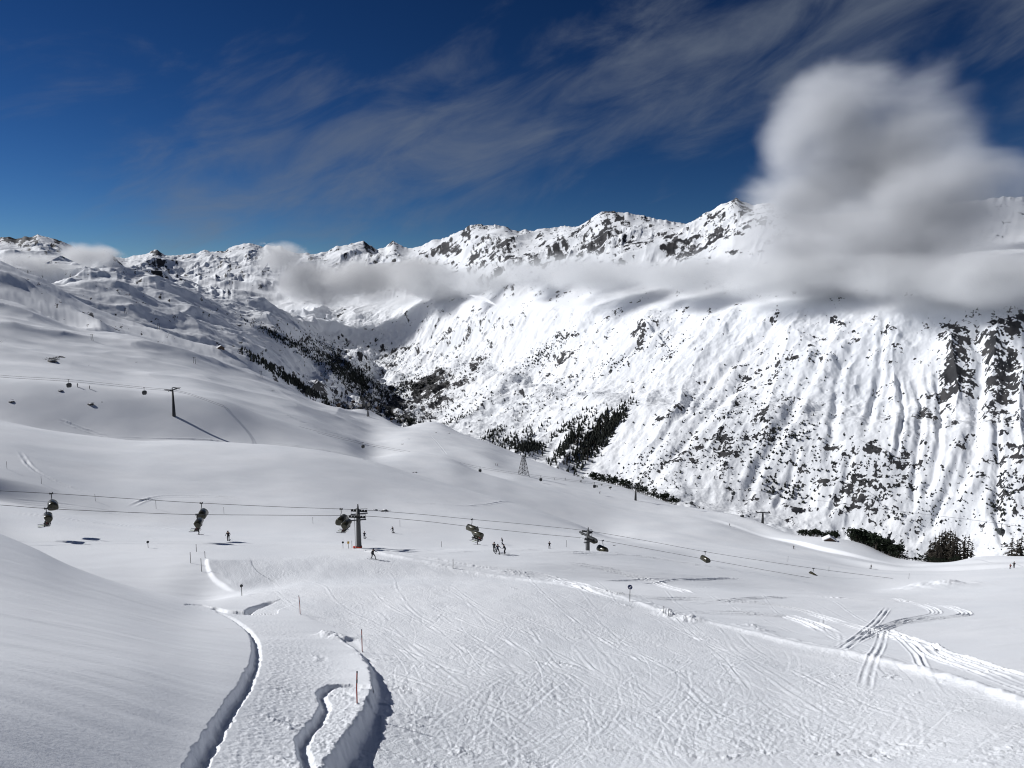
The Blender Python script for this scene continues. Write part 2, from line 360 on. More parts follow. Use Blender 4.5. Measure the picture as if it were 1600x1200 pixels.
def far_masks():
    g = FAR; X, Y, R, px, py, p0 = g.X, g.Y, g.R, g.px, g.py, g.p0
    n = g.normals(); steep = 1 - np.abs(n[..., 2])
    f1 = fbm(X / 90, Y / 90, 5, 61); f2 = fbm(px / 7, py / 4.5, 4, 62); f3 = fbm(px / 26, py / 14, 4, 63)
    streak = fbm((p0 + 3 * f3) / 6, py / 40, 3, 64)
    # where the photograph shows bare rock, scrub and two shaded summit faces: x, y, half sizes, tilt, weight
    spots = [(1490,590,26,55,15,1.5),(1560,560,45,60,-10,1.1),(1590,500,45,22,0,1.0),(1510,520,50,22,20,0.7),(1560,640,50,35,-10,0.75),
             (1590,700,30,30,0,0.7),(1440,560,18,26,20,0.45),(1380,545,30,10,-10,0.7),(1210,660,26,30,-50,0.9),(1290,560,40,14,-30,0.5),(1360,700,70,12,12,0.9),
             (1250,790,60,9,10,0.9),(1300,740,50,40,20,0.45),(1380,760,60,35,-20,0.55),(1450,640,26,50,8,0.5),
             (1150,690,60,28,-10,0.5),(1100,700,70,22,-25,0.45),(1020,520,26,30,-45,0.5),(960,490,24,12,-45,0.8),(1000,515,28,12,-40,0.5),(1045,540,30,20,-40,0.45),
             (870,550,45,12,-38,0.85),(820,620,60,16,-30,0.35),(960,570,40,9,-30,0.4),(1180,570,45,22,-30,0.42),(1240,520,45,16,-20,0.3),(1340,500,60,14,0,0.3),
             (690,600,60,25,-25,0.85),(640,615,40,22,0,0.85),(740,580,50,14,-25,0.6),(600,560,55,30,10,0.4),(560,530,50,25,0,0.35),(1570,790,30,50,-30,0.4),
             (1060,385,30,11,-10,1.3),(1140,345,60,10,-30,0.8),(1180,360,50,14,-20,.7),(1000,375,60,12,-20,.6),(930,375,50,14,-40,.6),(850,385,60,14,-20,.6),(700,385,50,10,-30,.6),(570,384,16,7,30,1.2),(618,384,14,6,30,1.2),(340,393,20,4,0,1.0),(245,396,16,4,0,1.0),(60,376,60,6,0,1.0),(1215,372,20,12,-45,1.2),(1080,375,26,12,0,0.6),(960,350,40,14,-30,0.5),(790,385,40,14,-20,0.5),(760,360,30,10,0,0.5),(815,405,20,8,0,0.6),  # the two small steep-tilted summit spots paint shade on right faces as dark rock
             (50,380,60,9,0,0.9),(640,640,60,20,0,0.6),(570,640,50,18,0,0.9),(500,600,40,18,25,0.6),(1195,335,30,10,0,0.5),(900,360,30,10,-30,.4)]
    sp = blob(px, py, spots)
    base = 0.42 * f1 + 0.40 * f2 + 0.55 * f3 + 0.20 * streak + 0.20 * fbm(px / 3.2, py / 2.2, 2, 65)
    base = base / base.std()
    thr = 2.0 - 0.35 * g.midw - 0.5 * sstep(540, 660, py) * g.right - 0.35 * sstep(700, 800, py) * g.right
    thr = thr - 2.0 * np.minimum(sp, 1.35) - 2.2 * (steep - 0.36) * (g.midw + 0.5 * g.right) - 4.2 * (steep - 0.17) * g.farw - 0.7 * g.farw - 0.4 * g.farw * sstep(650, 800, px)
    clean = blob(px, py, [(950,690,90,16,-52,0.6),(1090,760,60,30,0,0.4),(850,520,160,30,-28,0.5),(1330,610,45,50,0,0.35),(1530,600,12,60,4,0.9),(1480,760,60,40,-60,0.4),(1420,480,80,10,0,.4),(1270,790,60,22,0,.5),(900,640,120,10,-35,.45),(1000,640,80,12,-45,.5)])
    thr = thr + 1.9 * clean
    g.woods = blob(px, py, [(540,575,60,18,35,1.3),(480,545,50,8,28,0.9),(610,560,40,14,-10,0.6),(640,600,40,12,-15,0.6),(470,590,60,6,30,1.0),(560,600,35,14,20,1.1),(600,640,60,14,10,.5),(690,600,50,20,-25,.5)])
    thr = thr - 1.3 * np.minimum(g.woods, 1.2)
    thr = thr - 3.0 * (steep - 0.42) * g.right * (steep > .42)
    m = base - thr
    g.rock = m
    return m

FAR.rock = far_masks()
# ------------------------------------------------------------------ shaping the near slopes
def along(px_pts, n=None, land=None):
    """polyline through photograph pixels laid on the land -> plan points"""
    land = land or NEAR
    P = [land.hit(x, y) for x, y in px_pts]
    P = np.array([(p.x, p.y) for p in P if p is not None])
    return P

def smooth_poly(P, step):
    d = np.r_[0, np.cumsum(np.hypot(*np.diff(P, axis=0).T))]
    n = max(int(d[-1] / step), 3)
    s = np.linspace(0, d[-1], n)
    return np.stack([pchip(d, P[:, 0], s), pchip(d, P[:, 1], s)], -1)

def near_window(P, w):
    az = np.arctan2(P[:, 0], P[:, 1]); R = np.hypot(P[:, 0], P[:, 1])
    j0 = max(np.searchsorted(AZ, az.min() - w / R.min()) - 1, 0); j1 = min(np.searchsorted(AZ, az.max() + w / R.min()) + 1, NC)
    rows = (NEAR.R[:, j0:j1].max(1) > R.min() - w) & (NEAR.R[:, j0:j1].min(1) < R.max() + w)
    i = np.nonzero(rows)[0]
    return slice(i[0], i[-1] + 1), slice(j0, j1)

def carve(P, w, profile, step=0.5):
    """lowers or raises the land near a plan polyline; profile(signed distance, 0..1 along) -> dz"""
    P = smooth_poly(P, step)
    wi = near_window(P, w)
    X = NEAR.X[wi]; Y = NEAR.Y[wi]
    best = np.full(X.shape, 1e9); sd = np.zeros(X.shape); al = np.zeros(X.shape)
    n = len(P) - 1
    for k in range(n):
        ax, ay = P[k]; bx, by = P[k+1]
        dx, dy = bx - ax, by - ay; l2 = dx*dx + dy*dy + 1e-9
        u = np.clip(((X - ax) * dx + (Y - ay) * dy) / l2, 0, 1)
        ex = X - ax - u * dx; ey = Y - ay - u * dy
        d2 = ex*ex + ey*ey
        m = d2 < best
        best = np.where(m, d2, best)
        sg = np.sign(dy * ex - dx * ey)          # + to the right of the direction of travel
        sd = np.where(m, sg * np.sqrt(d2), sd); al = np.where(m, (k + u) / n, al)
    ok = best < w * w
    dz = profile(sd, al, X, Y)
    NEAR.Z[wi] += np.where(ok, dz, 0)
    return wi, ok, sd, al

def near_shape():
    g = NEAR; X, Y, R, px, py = g.X, g.Y, g.R, g.px.copy(), g.py.copy()
    g.px0, g.py0 = px, py
    # piste outline on the plan (groomed, skied-out snow)
    edge = np.interp(px, [300, 330, 420, 520, 570, 600, 700, 800, 860, 985, 1060, 1150, 1250, 1330, 1450, 1600, 1700],
                     [880, 876, 872, 868, 866, 868, 888, 905, 912, 940, 965, 985, 1010, 1025, 1055, 1105, 1130])
    leftx = np.interp(py, [855, 880, 905, 930, 960, 990, 1020, 1060, 1100, 1150, 1200], [322, 326, 345, 385, 470, 545, 572, 592, 598, 575, 535])
    piste = sstep(-4, 4, py - edge) * sstep(-6, 6, px - leftx) * (R < 200)
    up = sstep(760, 775, py) * sstep(870, 850, py) * sstep(900, 700, px) * 0.5 * sstep(100, 120, R)
    g.piste = np.clip(piste + up, 0, 1)
    far = np.clip(R / 300, 0, 4)
    und = fbm(X / 60, Y / 60, 3, 71) * 1.0 * sstep(90, 220, R) + fbm(X / 170, Y / 170, 3, 72) * 3.0 * sstep(200, 420, R) + fbm(X / 420, Y / 420, 3, 77) * 10 * sstep(420, 900, R)
    und += sstep(520, 900, R) * (1 - sstep(560, 640, px)) * (9 * (ridged(X / 190, Y / 190, 3, 83, .45) - .4) + 2.2 * fbm(X / 60, Y / 60, 3, 84))
    und += fbm(X / 24, Y / 24, 3, 73) * 0.18 * sstep(20, 60, R) * (1 - 0.6 * piste)
    # sastrugi on the wind-packed hill on the left
    c, s = math.cos(0.25), math.sin(0.25)
    u = X * c + Y * s; v = -X * s + Y * c
    wild = (1 - g.piste)
    rip = fbm(u / 3.4 + fbm(X / 5, Y / 5, 2, 79), v / 0.62, 4, 74)
    g.Z += und + wild * 0.032 * rip * sstep(260, 90, R) * (0.35 + 0.65 * sstep(-.1, .5, fbm(X / 9, Y / 9, 2, 80)))
    g.Z += wild * 0.085 * fbm(u / 9, v / 2.4, 3, 75) * sstep(400, 100, R)
    # churned, groomed snow
    c, s = math.cos(0.5), math.sin(0.5); u = X * c + Y * s; v = -X * s + Y * c
    g.Z += piste * (0.028 * fbm(X / 0.30, Y / 0.42, 3, 76) * (0.3 + 1.2 * sstep(-.2, .4, fbm(X / 6, Y / 8, 2, 82))) + 0.035 * fbm(u / 1.3, v / 4.5, 3, 78) + 0.13 * fbm(X / 7, Y / 9, 3, 81))

near_shape()
FADE = lambda a, i, o: sstep(0, i, a) * sstep(0, o, 1 - a)

def bank(sd, al, X, Y):          # snow bank above the piste: high on its left
    h = 1.9 * sstep(0.0, 0.35, al) * (1 - 0.75 * sstep(0.5, 1.0, 1 - al) * 0) 
    h = np.interp(al, [0, .15, .45, .7, .9, 1], [0.85, 0.95, 0.85, 0.5, 0.22, 0.0])
    j = 0.22 * fbm(X / 1.1, Y / 1.1, 4, 91, 0.6)
    f = sstep(0.28, -0.28, sd + j)
    return h * f * np.where(sd < 0, np.exp(-np.minimum(-sd, 99) / 6.0) * sstep(15, 9, -sd), 1)
BANK = along([(505,1235),(530,1200),(557,1160),(577,1125),(586,1090),(582,1060),(570,1035),(552,1015),(528,1000),(500,990)])
carve(BANK, 16, bank)

def groove(depth, rub, wall=0.55):
    def f(sd, al, X, Y):
        j = 0.15 * fbm(X / 0.8, Y / 0.8, 4, 92, 0.62)
        d = sd + j
        dep = np.interp(al, *depth)
        left = sstep(-wall, 0.0, d)                         # steep cut on the left
        right = np.interp(d, [0, 0.08, 0.36, 1.0, 6.0], [1, 1, 0.36, 0.28, 0.0])
        rb = 1.6 * rub * fbm(X / 0.24, Y / 0.24, 3, 93) * sstep(0.2, 0.9, d) * sstep(6.5, 2.0, d) * np.clip(dep, 0, 1)
        return -dep * np.where(d < 0.05, left, right) + rb
    return f
carve(along([(278,1250),(300,1200),(318,1165),(345,1122),(380,1070),(396,1035),(399,1010),(392,990),(372,972),(340,954)]), 7, groove(([0, .3, .6, .85, 1], [0.50, 0.50, 0.42, 0.24, 0.08]), 0.06, 0.26))
carve(along([(484,1235),(480,1200),(470,1165),(472,1148),(497,1120),(506,1098),(501,1080),(512,1072),(545,1070),(578,1071)]), 2.6, groove(([0, .3, .6, .8, 1], [0.40, 0.45, 0.42, 0.34, 0.16]), 0.06, 0.22))
carve(along([(336,950),(360,955),(388,957),(395,950),(410,945),(426,940)]), 2.5, groove(([0, .3, .6, 1], [0.35, 0.5, 0.6, 0.2]), 0.04, 0.5), 0.4)
carve(along([(495,990),(512,993),(530,999),(548,1003)]), 2.2, lambda d, a, X, Y: FADE(a, .2, .2) * (0.35 * np.exp(-(d / 0.9) ** 2) + 0.25 * fbm(X / .7, Y / .7, 3, 94) * np.exp(-(d / 1.2) ** 2)))
# the cut edge where the piste bites into the shelf
carve(along([(322,872),(325,890),(333,905),(350,918),(370,926)]), 6, lambda d, a, X, Y: 0.42 * FADE(a, .15, .25) * sstep(0.3, -0.3, d) * np.exp(-np.maximum(-d, 0) / 3.5), 0.6)

# berm along the right edge of the piste
EDGE = along([(575,862),(620,871),(700,888),(800,905),(860,912),(985,940),(1060,965),(1150,985),(1250,1010),(1330,1025),(1450,1055),(1600,1105),(1700,1140)])
carve(EDGE, 6, lambda d, a, X, Y: 0.17 * np.exp(-(d / 0.6) ** 2) * (0.75 + 0.9 * fbm(X / 1.8, Y / 1.8, 3, 95)) + 0.28 * sstep(.3, -.6, d) * np.exp(-np.maximum(-d, 0) / 3) , 1.0)
carve(EDGE + np.array([[0.6, 3.2]]), 3, lambda d, a, X, Y: 0.12 * np.exp(-(d / 0.5) ** 2) * (0.6 + 1.4 * fbm(X / 1.2, Y / 1.2, 3, 96)), 1.0)

def track(pts, depth=0.16, w=0.26, gap=0.0, rough=0.5, fade=(0.16, 0.16)):
    w = w * 0.7
    P = along(pts)
    if len(P) < 2: return
    def f(d, a, X, Y):
        r = np.clip(1 + rough * 1.6 * fbm(X / 0.42, Y / 0.42, 3, 97), .3, 2.2) * np.clip(1 + 1.2 * fbm(X / 5, Y / 5, 2, 99), .3, 1.6)
        pr = 0
        for o in ((-gap, gap) if gap else (0.0,)):
            x = (d - o) / w
            pr = pr + (-0.7 * np.exp(-x * x) + 0.8 * np.exp(-((np.abs(x) - 1.7) / 0.7) ** 2))
        return 0.5 * depth * pr * r * FADE(a, *fade)
    carve(P, 3.5 * w + gap + .3, f, 0.8)

TR = [  # tracks in the powder right of the piste
    ([(860,905),(930,922),(1000,933),(1100,936),(1200,944),(1280,962),(1340,980),(1420,1000),(1470,1028),(1530,1048),(1610,1078),(1720,1118)], .26, .25, .6),
    ([(1000,940),(1100,942),(1200,934),(1330,935),(1430,941),(1490,950),(1508,960),(1450,968),(1400,975),(1372,984),(1335,1002),(1302,1024)], .22, .2, .45),
    ([(1322,931),(1400,935),(1440,945),(1462,958),(1420,968),(1370,980)], .20, .2, .45),
    ([(1388,948),(1366,975),(1335,1000),(1310,1018)], .14, .17, .28),
    ([(1382,978),(1374,1010),(1358,1045),(1350,1078)], .10, .17, .26),
    ([(1376,980),(1440,1003),(1480,1020),(1530,1035),(1600,1056),(1720,1096)], .34, .34, .0),
    ([(1400,990),(1430,1020),(1445,1050)], .12, .17, .22),
    ([(1050,952),(1150,958),(1230,962),(1270,975),(1300,990)], .28, .36, .7),
    ([(870,878),(930,886),(985,899),(1030,912),(1078,928)], .30, .34, .75),
    ([(930,908),(985,907),(1030,905),(1080,906),(1140,904),(1190,906)], .22, .26, .0),
    ([(975,912),(1020,911),(1050,906),(1090,903)], .2, .24, .0),
    ([(640,872),(720,885),(800,896),(870,905),(940,925),(990,938)], .30, .4, 1.0),
    ([(640,868),(760,888),(850,900),(905,915)], .24, .4, .8),
    ([(820,862),(900,864),(1000,869),(1100,884),(1200,900),(1300,917)], .30, .45, .9),
    ([(0,800),(120,812),(240,822),(330,835)], .14, .4, .9), ([(0,780),(90,790),(220,806),(360,822)], .12, .4, .9),
    ([(640,866),(720,863),(800,860),(860,859)], .2, .45, 0.0),
    ([(30,705),(60,738),(110,762),(150,775)], .35, .6, 0.0),
    ([(200,793),(245,777),(300,775),(390,778)], .35, .7, 0.0), ([(560,780),(640,786),(740,790),(830,793)], .25, .6, 0.0),
    ([(170,683),(260,686),(340,690),(400,694)], .5, .9, 0.0), ([(400,690),(480,700),(545,712),(580,722)], .5, .9, 1.6),
    ([(90,655),(170,683)], .6, 1, 0),
    ([(430,640),(480,662),(540,683),(600,697)], .6, 1.2, 1.6), ([(672,680),(690,700),(700,712)], .5, .8, 0.0),
]
for p, d, w, gp in TR: track(p, d, w, gp)
# a crowd of ski marks on the piste
def ski_marks(n, big=False):
    k = 0
    while k < n:
        x = random.uniform(330, 1620); y = 872 + (1230 - 872) * random.random() ** (0.9)
        h = NEAR.hit(x, y)
        if h is None: continue
        i = int(np.argmin(np.abs(NEAR.R[:, NC // 2] - math.hypot(h.x, h.y)))); j = int(np.interp(math.atan2(h.x, h.y), AZ, np.arange(NC)))
        if NEAR.piste[min(i, NEAR.q.shape[0] - 1), j] < 0.6 or math.hypot(h.x, h.y) > 180: continue
        k += 1
        a = random.gauss(0.35, 0.8); ln = random.uniform(3, 15) * (2.2 if big else 1); rad = random.choice((-1, 1)) * random.uniform(9, 60)
        P = []; q = np.array([h.x, h.y]); m = 7
        for _ in range(m + 1):
            P.append(q.copy()); q = q + ln / m * np.array([math.sin(a), math.cos(a)]); a += ln / m / rad
        dep = random.uniform(0.004, 0.011) * (1.3 if big else 1); w = random.uniform(0.06, 0.13)
        gp = random.choice((0.0, 0.0, random.uniform(.25, .5)))
        def f(d, al, X, Y):
            pr = 0
            for o in ((-gp, gp) if gp else (0.0,)):
                u = (d - o) / w
                pr = pr + (-np.exp(-u * u) + 0.7 * np.exp(-((u - 1.6) / 0.8) ** 2))
            return dep * pr * FADE(al, .2, .3)
        carve(np.array(P), 3.2 * w + gp, f, ln / 9)
ski_marks(900)
# long runs down the piste, and skidded turns that scrape the snow up sideways
for _ in range(46):
    x0, y0 = random.uniform(420, 1250), random.uniform(872, 1010); q = []
    x, y = x0, y0
    for k in range(6):
        q.append((x, y)); x += random.uniform(40, 120) * (0.4 + (y - 860) / 200); y += random.uniform(14, 60) * (0.5 + (y - 860) / 200)
    q = [p for p in q if p[1] < 1190 and p[0] < 1620]
    if len(q) < 3: continue
    P = along(q); dp = random.uniform(.008, .022); w = random.uniform(.07, .2)
    carve(P, w * 4 + .6, lambda d, a, X, Y: dp * FADE(a, .2, .2) * (-np.exp(-(d / w) ** 2) + .9 * np.exp(-((d - 1.7 * w) / w) ** 2) - .7 * np.exp(-((d - .5) / w) ** 2)) * np.clip(1 + 2 * fbm(X / 3, Y / 3, 2, 88), 0, 2), 1.2)
for _ in range(230):
    x, y = random.uniform(400, 1600), random.uniform(885, 1190); h = NEAR.hit(x, y)
    if h is None or math.hypot(h.x, h.y) > 120: continue
    a = random.gauss(1.2, .5); ln = random.uniform(1.2, 4); wd = random.uniform(.3, .9); dp = random.uniform(.015, .05)
    P = np.array([[h.x + ln * t * math.sin(a + t * .5), h.y + ln * t * math.cos(a + t * .5)] for t in (0, .33, .66, 1)])
    carve(P, wd * 2.2, lambda d, al, X, Y: dp * FADE(al, .25, .25) * (np.exp(-((d - .4 * wd) / (.4 * wd)) ** 2) - .7 * np.exp(-((d + .3 * wd) / (.45 * wd)) ** 2)) * np.clip(1 + 2.5 * fbm(X / .3, Y / .3, 3, 89), 0, 2.5), .5)
# churned heaps at the roots of the marker poles and along the berm
for x, y, r, h in [(1037,958,1.0,.35),(1046,962,.9,.3),(1075,968,1.2,.4),(1190,985,1.0,.2),(1175,978,.9,.18),(1460,915,7,.9),(1440,918,5,.5),(1480,912,4,.6)]:
    p = NEAR.hit(x, y)
    if p is None: continue
    wi = near_window(np.array([[p.x, p.y], [p.x + .1, p.y]]), r * 2.5)
    d2 = (NEAR.X[wi] - p.x) ** 2 + (NEAR.Y[wi] - p.y) ** 2
    NEAR.Z[wi] += h * np.exp(-d2 / r**2) * (1 + 1.2 * fbm(NEAR.X[wi] / r * 1.6, NEAR.Y[wi] / r * 1.6, 3, 98))

# rock showing through the near snow
def near_rock():
    g = NEAR; px, py = g.px0, g.py0
    f = fbm(px / 9, py / 3.5, 4, 101)
    sp = blob(px, py, [(80,565,16,4,8,1.0),(97,562,9,3,0,1.0),(600,797,14,2.5,5,1.1),(0,535,14,10,0,.6),(640,690,6,1.5,0,.9),(628,693,4,1.5,0,.8),(216,567,8,1.2,0,.7),(95,612,8,1.3,-10,.9),(18,628,8,1.4,10,.9),(143,632,7,1.6,0,1.0),(640,737,6,2.0,0,.0),(160,630,3,1,0,.8),(140,575,10,2,10,.6),(225,587,4,1,0,.6),(300,600,4,1,0,.5),(900,760,6,2,0,.0),(960,852,8,2,10,.8),(905,842,8,1.6,0,.8),(420,610,20,3,30,.5)])
    r = 0.75 * sp + 0.5 * f - 0.55
    return np.where(sp > 0.15, r * 3.0, -1.0)
NEAR.rock = near_rock()
# ================================================================== MATERIALS OF THE LAND
def snow_mat(name, near):
    m, nt, b = new_mat(name); N = nt.nodes.new; Lk = nt.links.new
    at = N('ShaderNodeAttribute'); at.attribute_name = 'rock'
    ge = N('ShaderNodeNewGeometry')
    sn = N('ShaderNodeTexNoise'); sn.inputs['Scale'].default_value = 0.05 if near else 0.006; sn.inputs['Detail'].default_value = 6
    Lk(ge.outputs['Position'], sn.inputs['Vector'])
    sr = N('ShaderNodeValToRGB'); sr.color_ramp.elements[0].position = .3; sr.color_ramp.elements[1].position = .7
    sr.color_ramp.elements[0].color = (0.79, 0.815, 0.85, 1); sr.color_ramp.elements[1].color = (0.865, 0.88, 0.905, 1)
    Lk(sn.outputs['Fac'], sr.inputs['Fac'])
    rn = N('ShaderNodeTexNoise'); rn.inputs['Scale'].default_value = 0.35 if near else 0.02; rn.inputs['Detail'].default_value = 8
    Lk(ge.outputs['Position'], rn.inputs['Vector'])
    rr = N('ShaderNodeValToRGB'); rr.color_ramp.elements[0].position = .3; rr.color_ramp.elements[1].position = .72
    rr.color_ramp.elements[0].color = (0.016, 0.018, 0.023, 1); rr.color_ramp.elements[1].color = (0.062, 0.060, 0.062, 1)
    Lk(rn.outputs['Fac'], rr.inputs['Fac'])
    mx = N('ShaderNodeMix'); mx.data_type = 'RGBA'
    fn = N('ShaderNodeTexNoise'); fn.inputs['Scale'].default_value = 0.9 if near else 0.13; fn.inputs['Detail'].default_value = 5; fn.inputs['Roughness'].default_value = .65
    Lk(ge.outputs['Position'], fn.inputs['Vector'])
    fm = N('ShaderNodeMath'); fm.operation = 'MULTIPLY_ADD'; fm.inputs[1].default_value = 4.6; fm.inputs[2].default_value = -2.35
    Lk(fn.outputs['Fac'], fm.inputs[0])
    fa = N('ShaderNodeMath'); fa.operation = 'ADD'; Lk(fm.outputs[0], fa.inputs[0]); Lk(at.outputs['Fac'], fa.inputs[1])
    fr = N('ShaderNodeMapRange'); fr.interpolation_type = 'SMOOTHSTEP'; fr.inputs[1].default_value = 0.0; fr.inputs[2].default_value = 0.3
    Lk(fa.outputs[0], fr.inputs[0]); Lk(fr.outputs[0], mx.inputs['Factor'])
    Lk(sr.outputs['Color'], mx.inputs['A']); Lk(rr.outputs['Color'], mx.inputs['B'])
    Lk(mx.outputs['Result'], b.inputs['Base Color'])
    b.inputs['Roughness'].default_value = 0.75; b.inputs['Specular IOR Level'].default_value = 0.25
    if near:
        pi = N('ShaderNodeAttribute'); pi.attribute_name = 'piste'
        gn = N('ShaderNodeTexNoise'); gn.inputs['Scale'].default_value = 6.5; gn.inputs['Detail'].default_value = 5; gn.inputs['Roughness'].default_value = .62
        Lk(ge.outputs['Position'], gn.inputs['Vector'])
        st = N('ShaderNodeMath'); st.operation = 'MULTIPLY_ADD'; st.inputs[1].default_value = 0.5; st.inputs[2].default_value = 0.22
        Lk(pi.outputs['Fac'], st.inputs[0])
        bp = N('ShaderNodeBump'); bp.inputs['Distance'].default_value = 0.10
        Lk(st.outputs[0], bp.inputs['Strength']); Lk(gn.outputs['Fac'], bp.inputs['Height']); Lk(bp.outputs['Normal'], b.inputs['Normal'])
    return m

near_o = NEAR.build('ski_slope', snow_mat('near_snow', True), {'rock': NEAR.rock, 'piste': NEAR.piste})
tag(near_o, kind='structure')
far_o = FAR.build('mountain_terrain', snow_mat('mountain_snow', False), {'rock': FAR.rock})
tag(far_o, kind='structure')

# ================================================================== CAMERA, SUN, SKY
cam = bpy.data.cameras.new('camera'); co = bpy.data.objects.new('camera', cam); COL.objects.link(co)
cam.sensor_width = 36.0; cam.lens = 36.0 * F / 1600.0
cam.clip_start = 0.1; cam.clip_end = 60000
co.rotation_euler = (math.radians(90) - PITCH, 0, 0)
SC.camera = co

sun = bpy.data.lights.new('sun', 'SUN'); so = bpy.data.objects.new('sun', sun); COL.objects.link(so)
sun.energy = SUN_POWER; sun.angle = math.radians(0.5); sun.color = (1.0, 0.99, 0.975)
sd = Vector((math.sin(SUN_AZ) * math.cos(SUN_EL), math.cos(SUN_AZ) * math.cos(SUN_EL), math.sin(SUN_EL)))
so.rotation_euler = sd.to_track_quat('Z', 'Y').to_euler(); so.location = (-200, 100, 300)

def world():
    w = bpy.data.worlds.new('World'); SC.world = w; w.use_nodes = True
    nt = w.node_tree; N = nt.nodes.new; Lk = nt.links.new
    bg = nt.nodes['Background']; bg.inputs['Strength'].default_value = SKY_POWER
    sky = N('ShaderNodeTexSky'); sky.sky_type = 'NISHITA'; sky.sun_disc = False
    sky.sun_elevation = SUN_EL; sky.sun_rotation = SUN_AZ
    sky.altitude = 3000; sky.air_density = 1.0; sky.dust_density = 0.0; sky.ozone_density = 4.0
    # cirrus: thin ice cloud spread over a high flat layer, seen in perspective
    tc = N('ShaderNodeTexCoord'); sp = N('ShaderNodeSeparateXYZ'); Lk(tc.outputs['Generated'], sp.inputs[0])
    def M(op, a, b=None, c=None):
        n = N('ShaderNodeMath'); n.operation = op
        for i, v in enumerate((a, b, c)):
            if v is None: continue
            if isinstance(v, (int, float)): n.inputs[i].default_value = v
            else: Lk(v, n.inputs[i])
        return n.outputs[0]
    zc = M('ADD', M('MAXIMUM', sp.outputs['Z'], 0.0), 0.09)
    ux = M('DIVIDE', sp.outputs['X'], zc); uy = M('DIVIDE', sp.outputs['Y'], zc)
    ang = M('ARCTAN2', sp.outputs['X'], sp.outputs['Y']); hgt = M('ARCSINE', sp.outputs['Z'])
    ca, sa = math.cos(0.36), math.sin(0.36)
    cb = N('ShaderNodeCombineXYZ'); Lk(M('ADD', M('MULTIPLY', ang, ca), M('MULTIPLY', hgt, sa)), cb.inputs[0]); Lk(M('SUBTRACT', M('MULTIPLY', hgt, ca), M('MULTIPLY', ang, sa)), cb.inputs[1])
    def noise(scale, detail, rough, sx, sy, rot, dist=0.0):
        mp = N('ShaderNodeMapping'); mp.inputs['Scale'].default_value = (sx, sy, 1); mp.inputs['Rotation'].default_value = (0, 0, rot)
        Lk(cb.outputs[0], mp.inputs['Vector'])
        n = N('ShaderNodeTexNoise'); n.inputs['Scale'].default_value = scale; n.inputs['Detail'].default_value = detail; n.inputs['Roughness'].default_value = rough; n.inputs['Distortion'].default_value = dist
        Lk(mp.outputs[0], n.inputs['Vector']); return n.outputs['Fac']
    big = noise(1.0, 3, .5, 4, 8, 0, 0.4)
    wis = noise(1.0, 10, .60, 5, 15, 0, 0.5)
    # where the photograph's cirrus lies: a band from lower left up to the right
    band = N('ShaderNodeVectorMath'); band.operation = 'DISTANCE'
    # photo line: from (az -15 deg, el 9 deg) up to (az 25 deg, el 28 deg)
    ln = M('SUBTRACT', hgt, M('MULTIPLY_ADD', ang, 0.226, 0.222))
    bw = M('POWER', 2.718, M('MULTIPLY', M('MULTIPLY', ln, ln), -62.0))
    lf = N('ShaderNodeMapRange'); lf.interpolation_type = 'SMOOTHSTEP'
    for i, v in ((1, -0.78), (2, -0.3)): lf.inputs[i].default_value = v
    Lk(ang, lf.inputs[0])
    dens = M('ADD', M('MULTIPLY', wis, 0.9), M('MULTIPLY', big, 0.5))
    dens = M('ADD', M('SUBTRACT', dens, 0.80), M('MULTIPLY', M('MULTIPLY', bw, lf.outputs[0]), 0.34))
    mr = N('ShaderNodeMapRange'); mr.interpolation_type = 'SMOOTHSTEP'
    for i, v in ((1, 0.0), (2, 0.45), (3, 0.0), (4, CIRRUS)): mr.inputs[i].default_value = v
    Lk(dens, mr.inputs[0])
    # the deep blue of thin mountain air
    gm = N('ShaderNodeGamma'); gm.inputs['Gamma'].default_value = SKY_GAMMA; Lk(sky.outputs[0], gm.inputs['Color'])
    hs = N('ShaderNodeHueSaturation'); hs.inputs['Saturation'].default_value = SKY_SAT; hs.inputs['Value'].default_value = SKY_VAL; Lk(gm.outputs[0], hs.inputs['Color'])
    mx = N('ShaderNodeMix'); mx.data_type = 'RGBA'
    Lk(mr.outputs[0], mx.inputs['Factor']); Lk(hs.outputs[0], mx.inputs['A']); mx.inputs['B'].default_value = CIRRUS_COL
    Lk(mx.outputs['Result'], bg.inputs['Color'])
world()
SC.view_settings.view_transform = 'Standard'; SC.view_settings.look = 'None'
SC.view_settings.exposure = EXPOSURE; SC.view_settings.gamma = 1.0
SC.cycles.use_denoising = True; SC.cycles.filter_width = 1.1
SC.cycles.max_bounces = 5; SC.cycles.diffuse_bounces = 3; SC.cycles.volume_bounces = 3
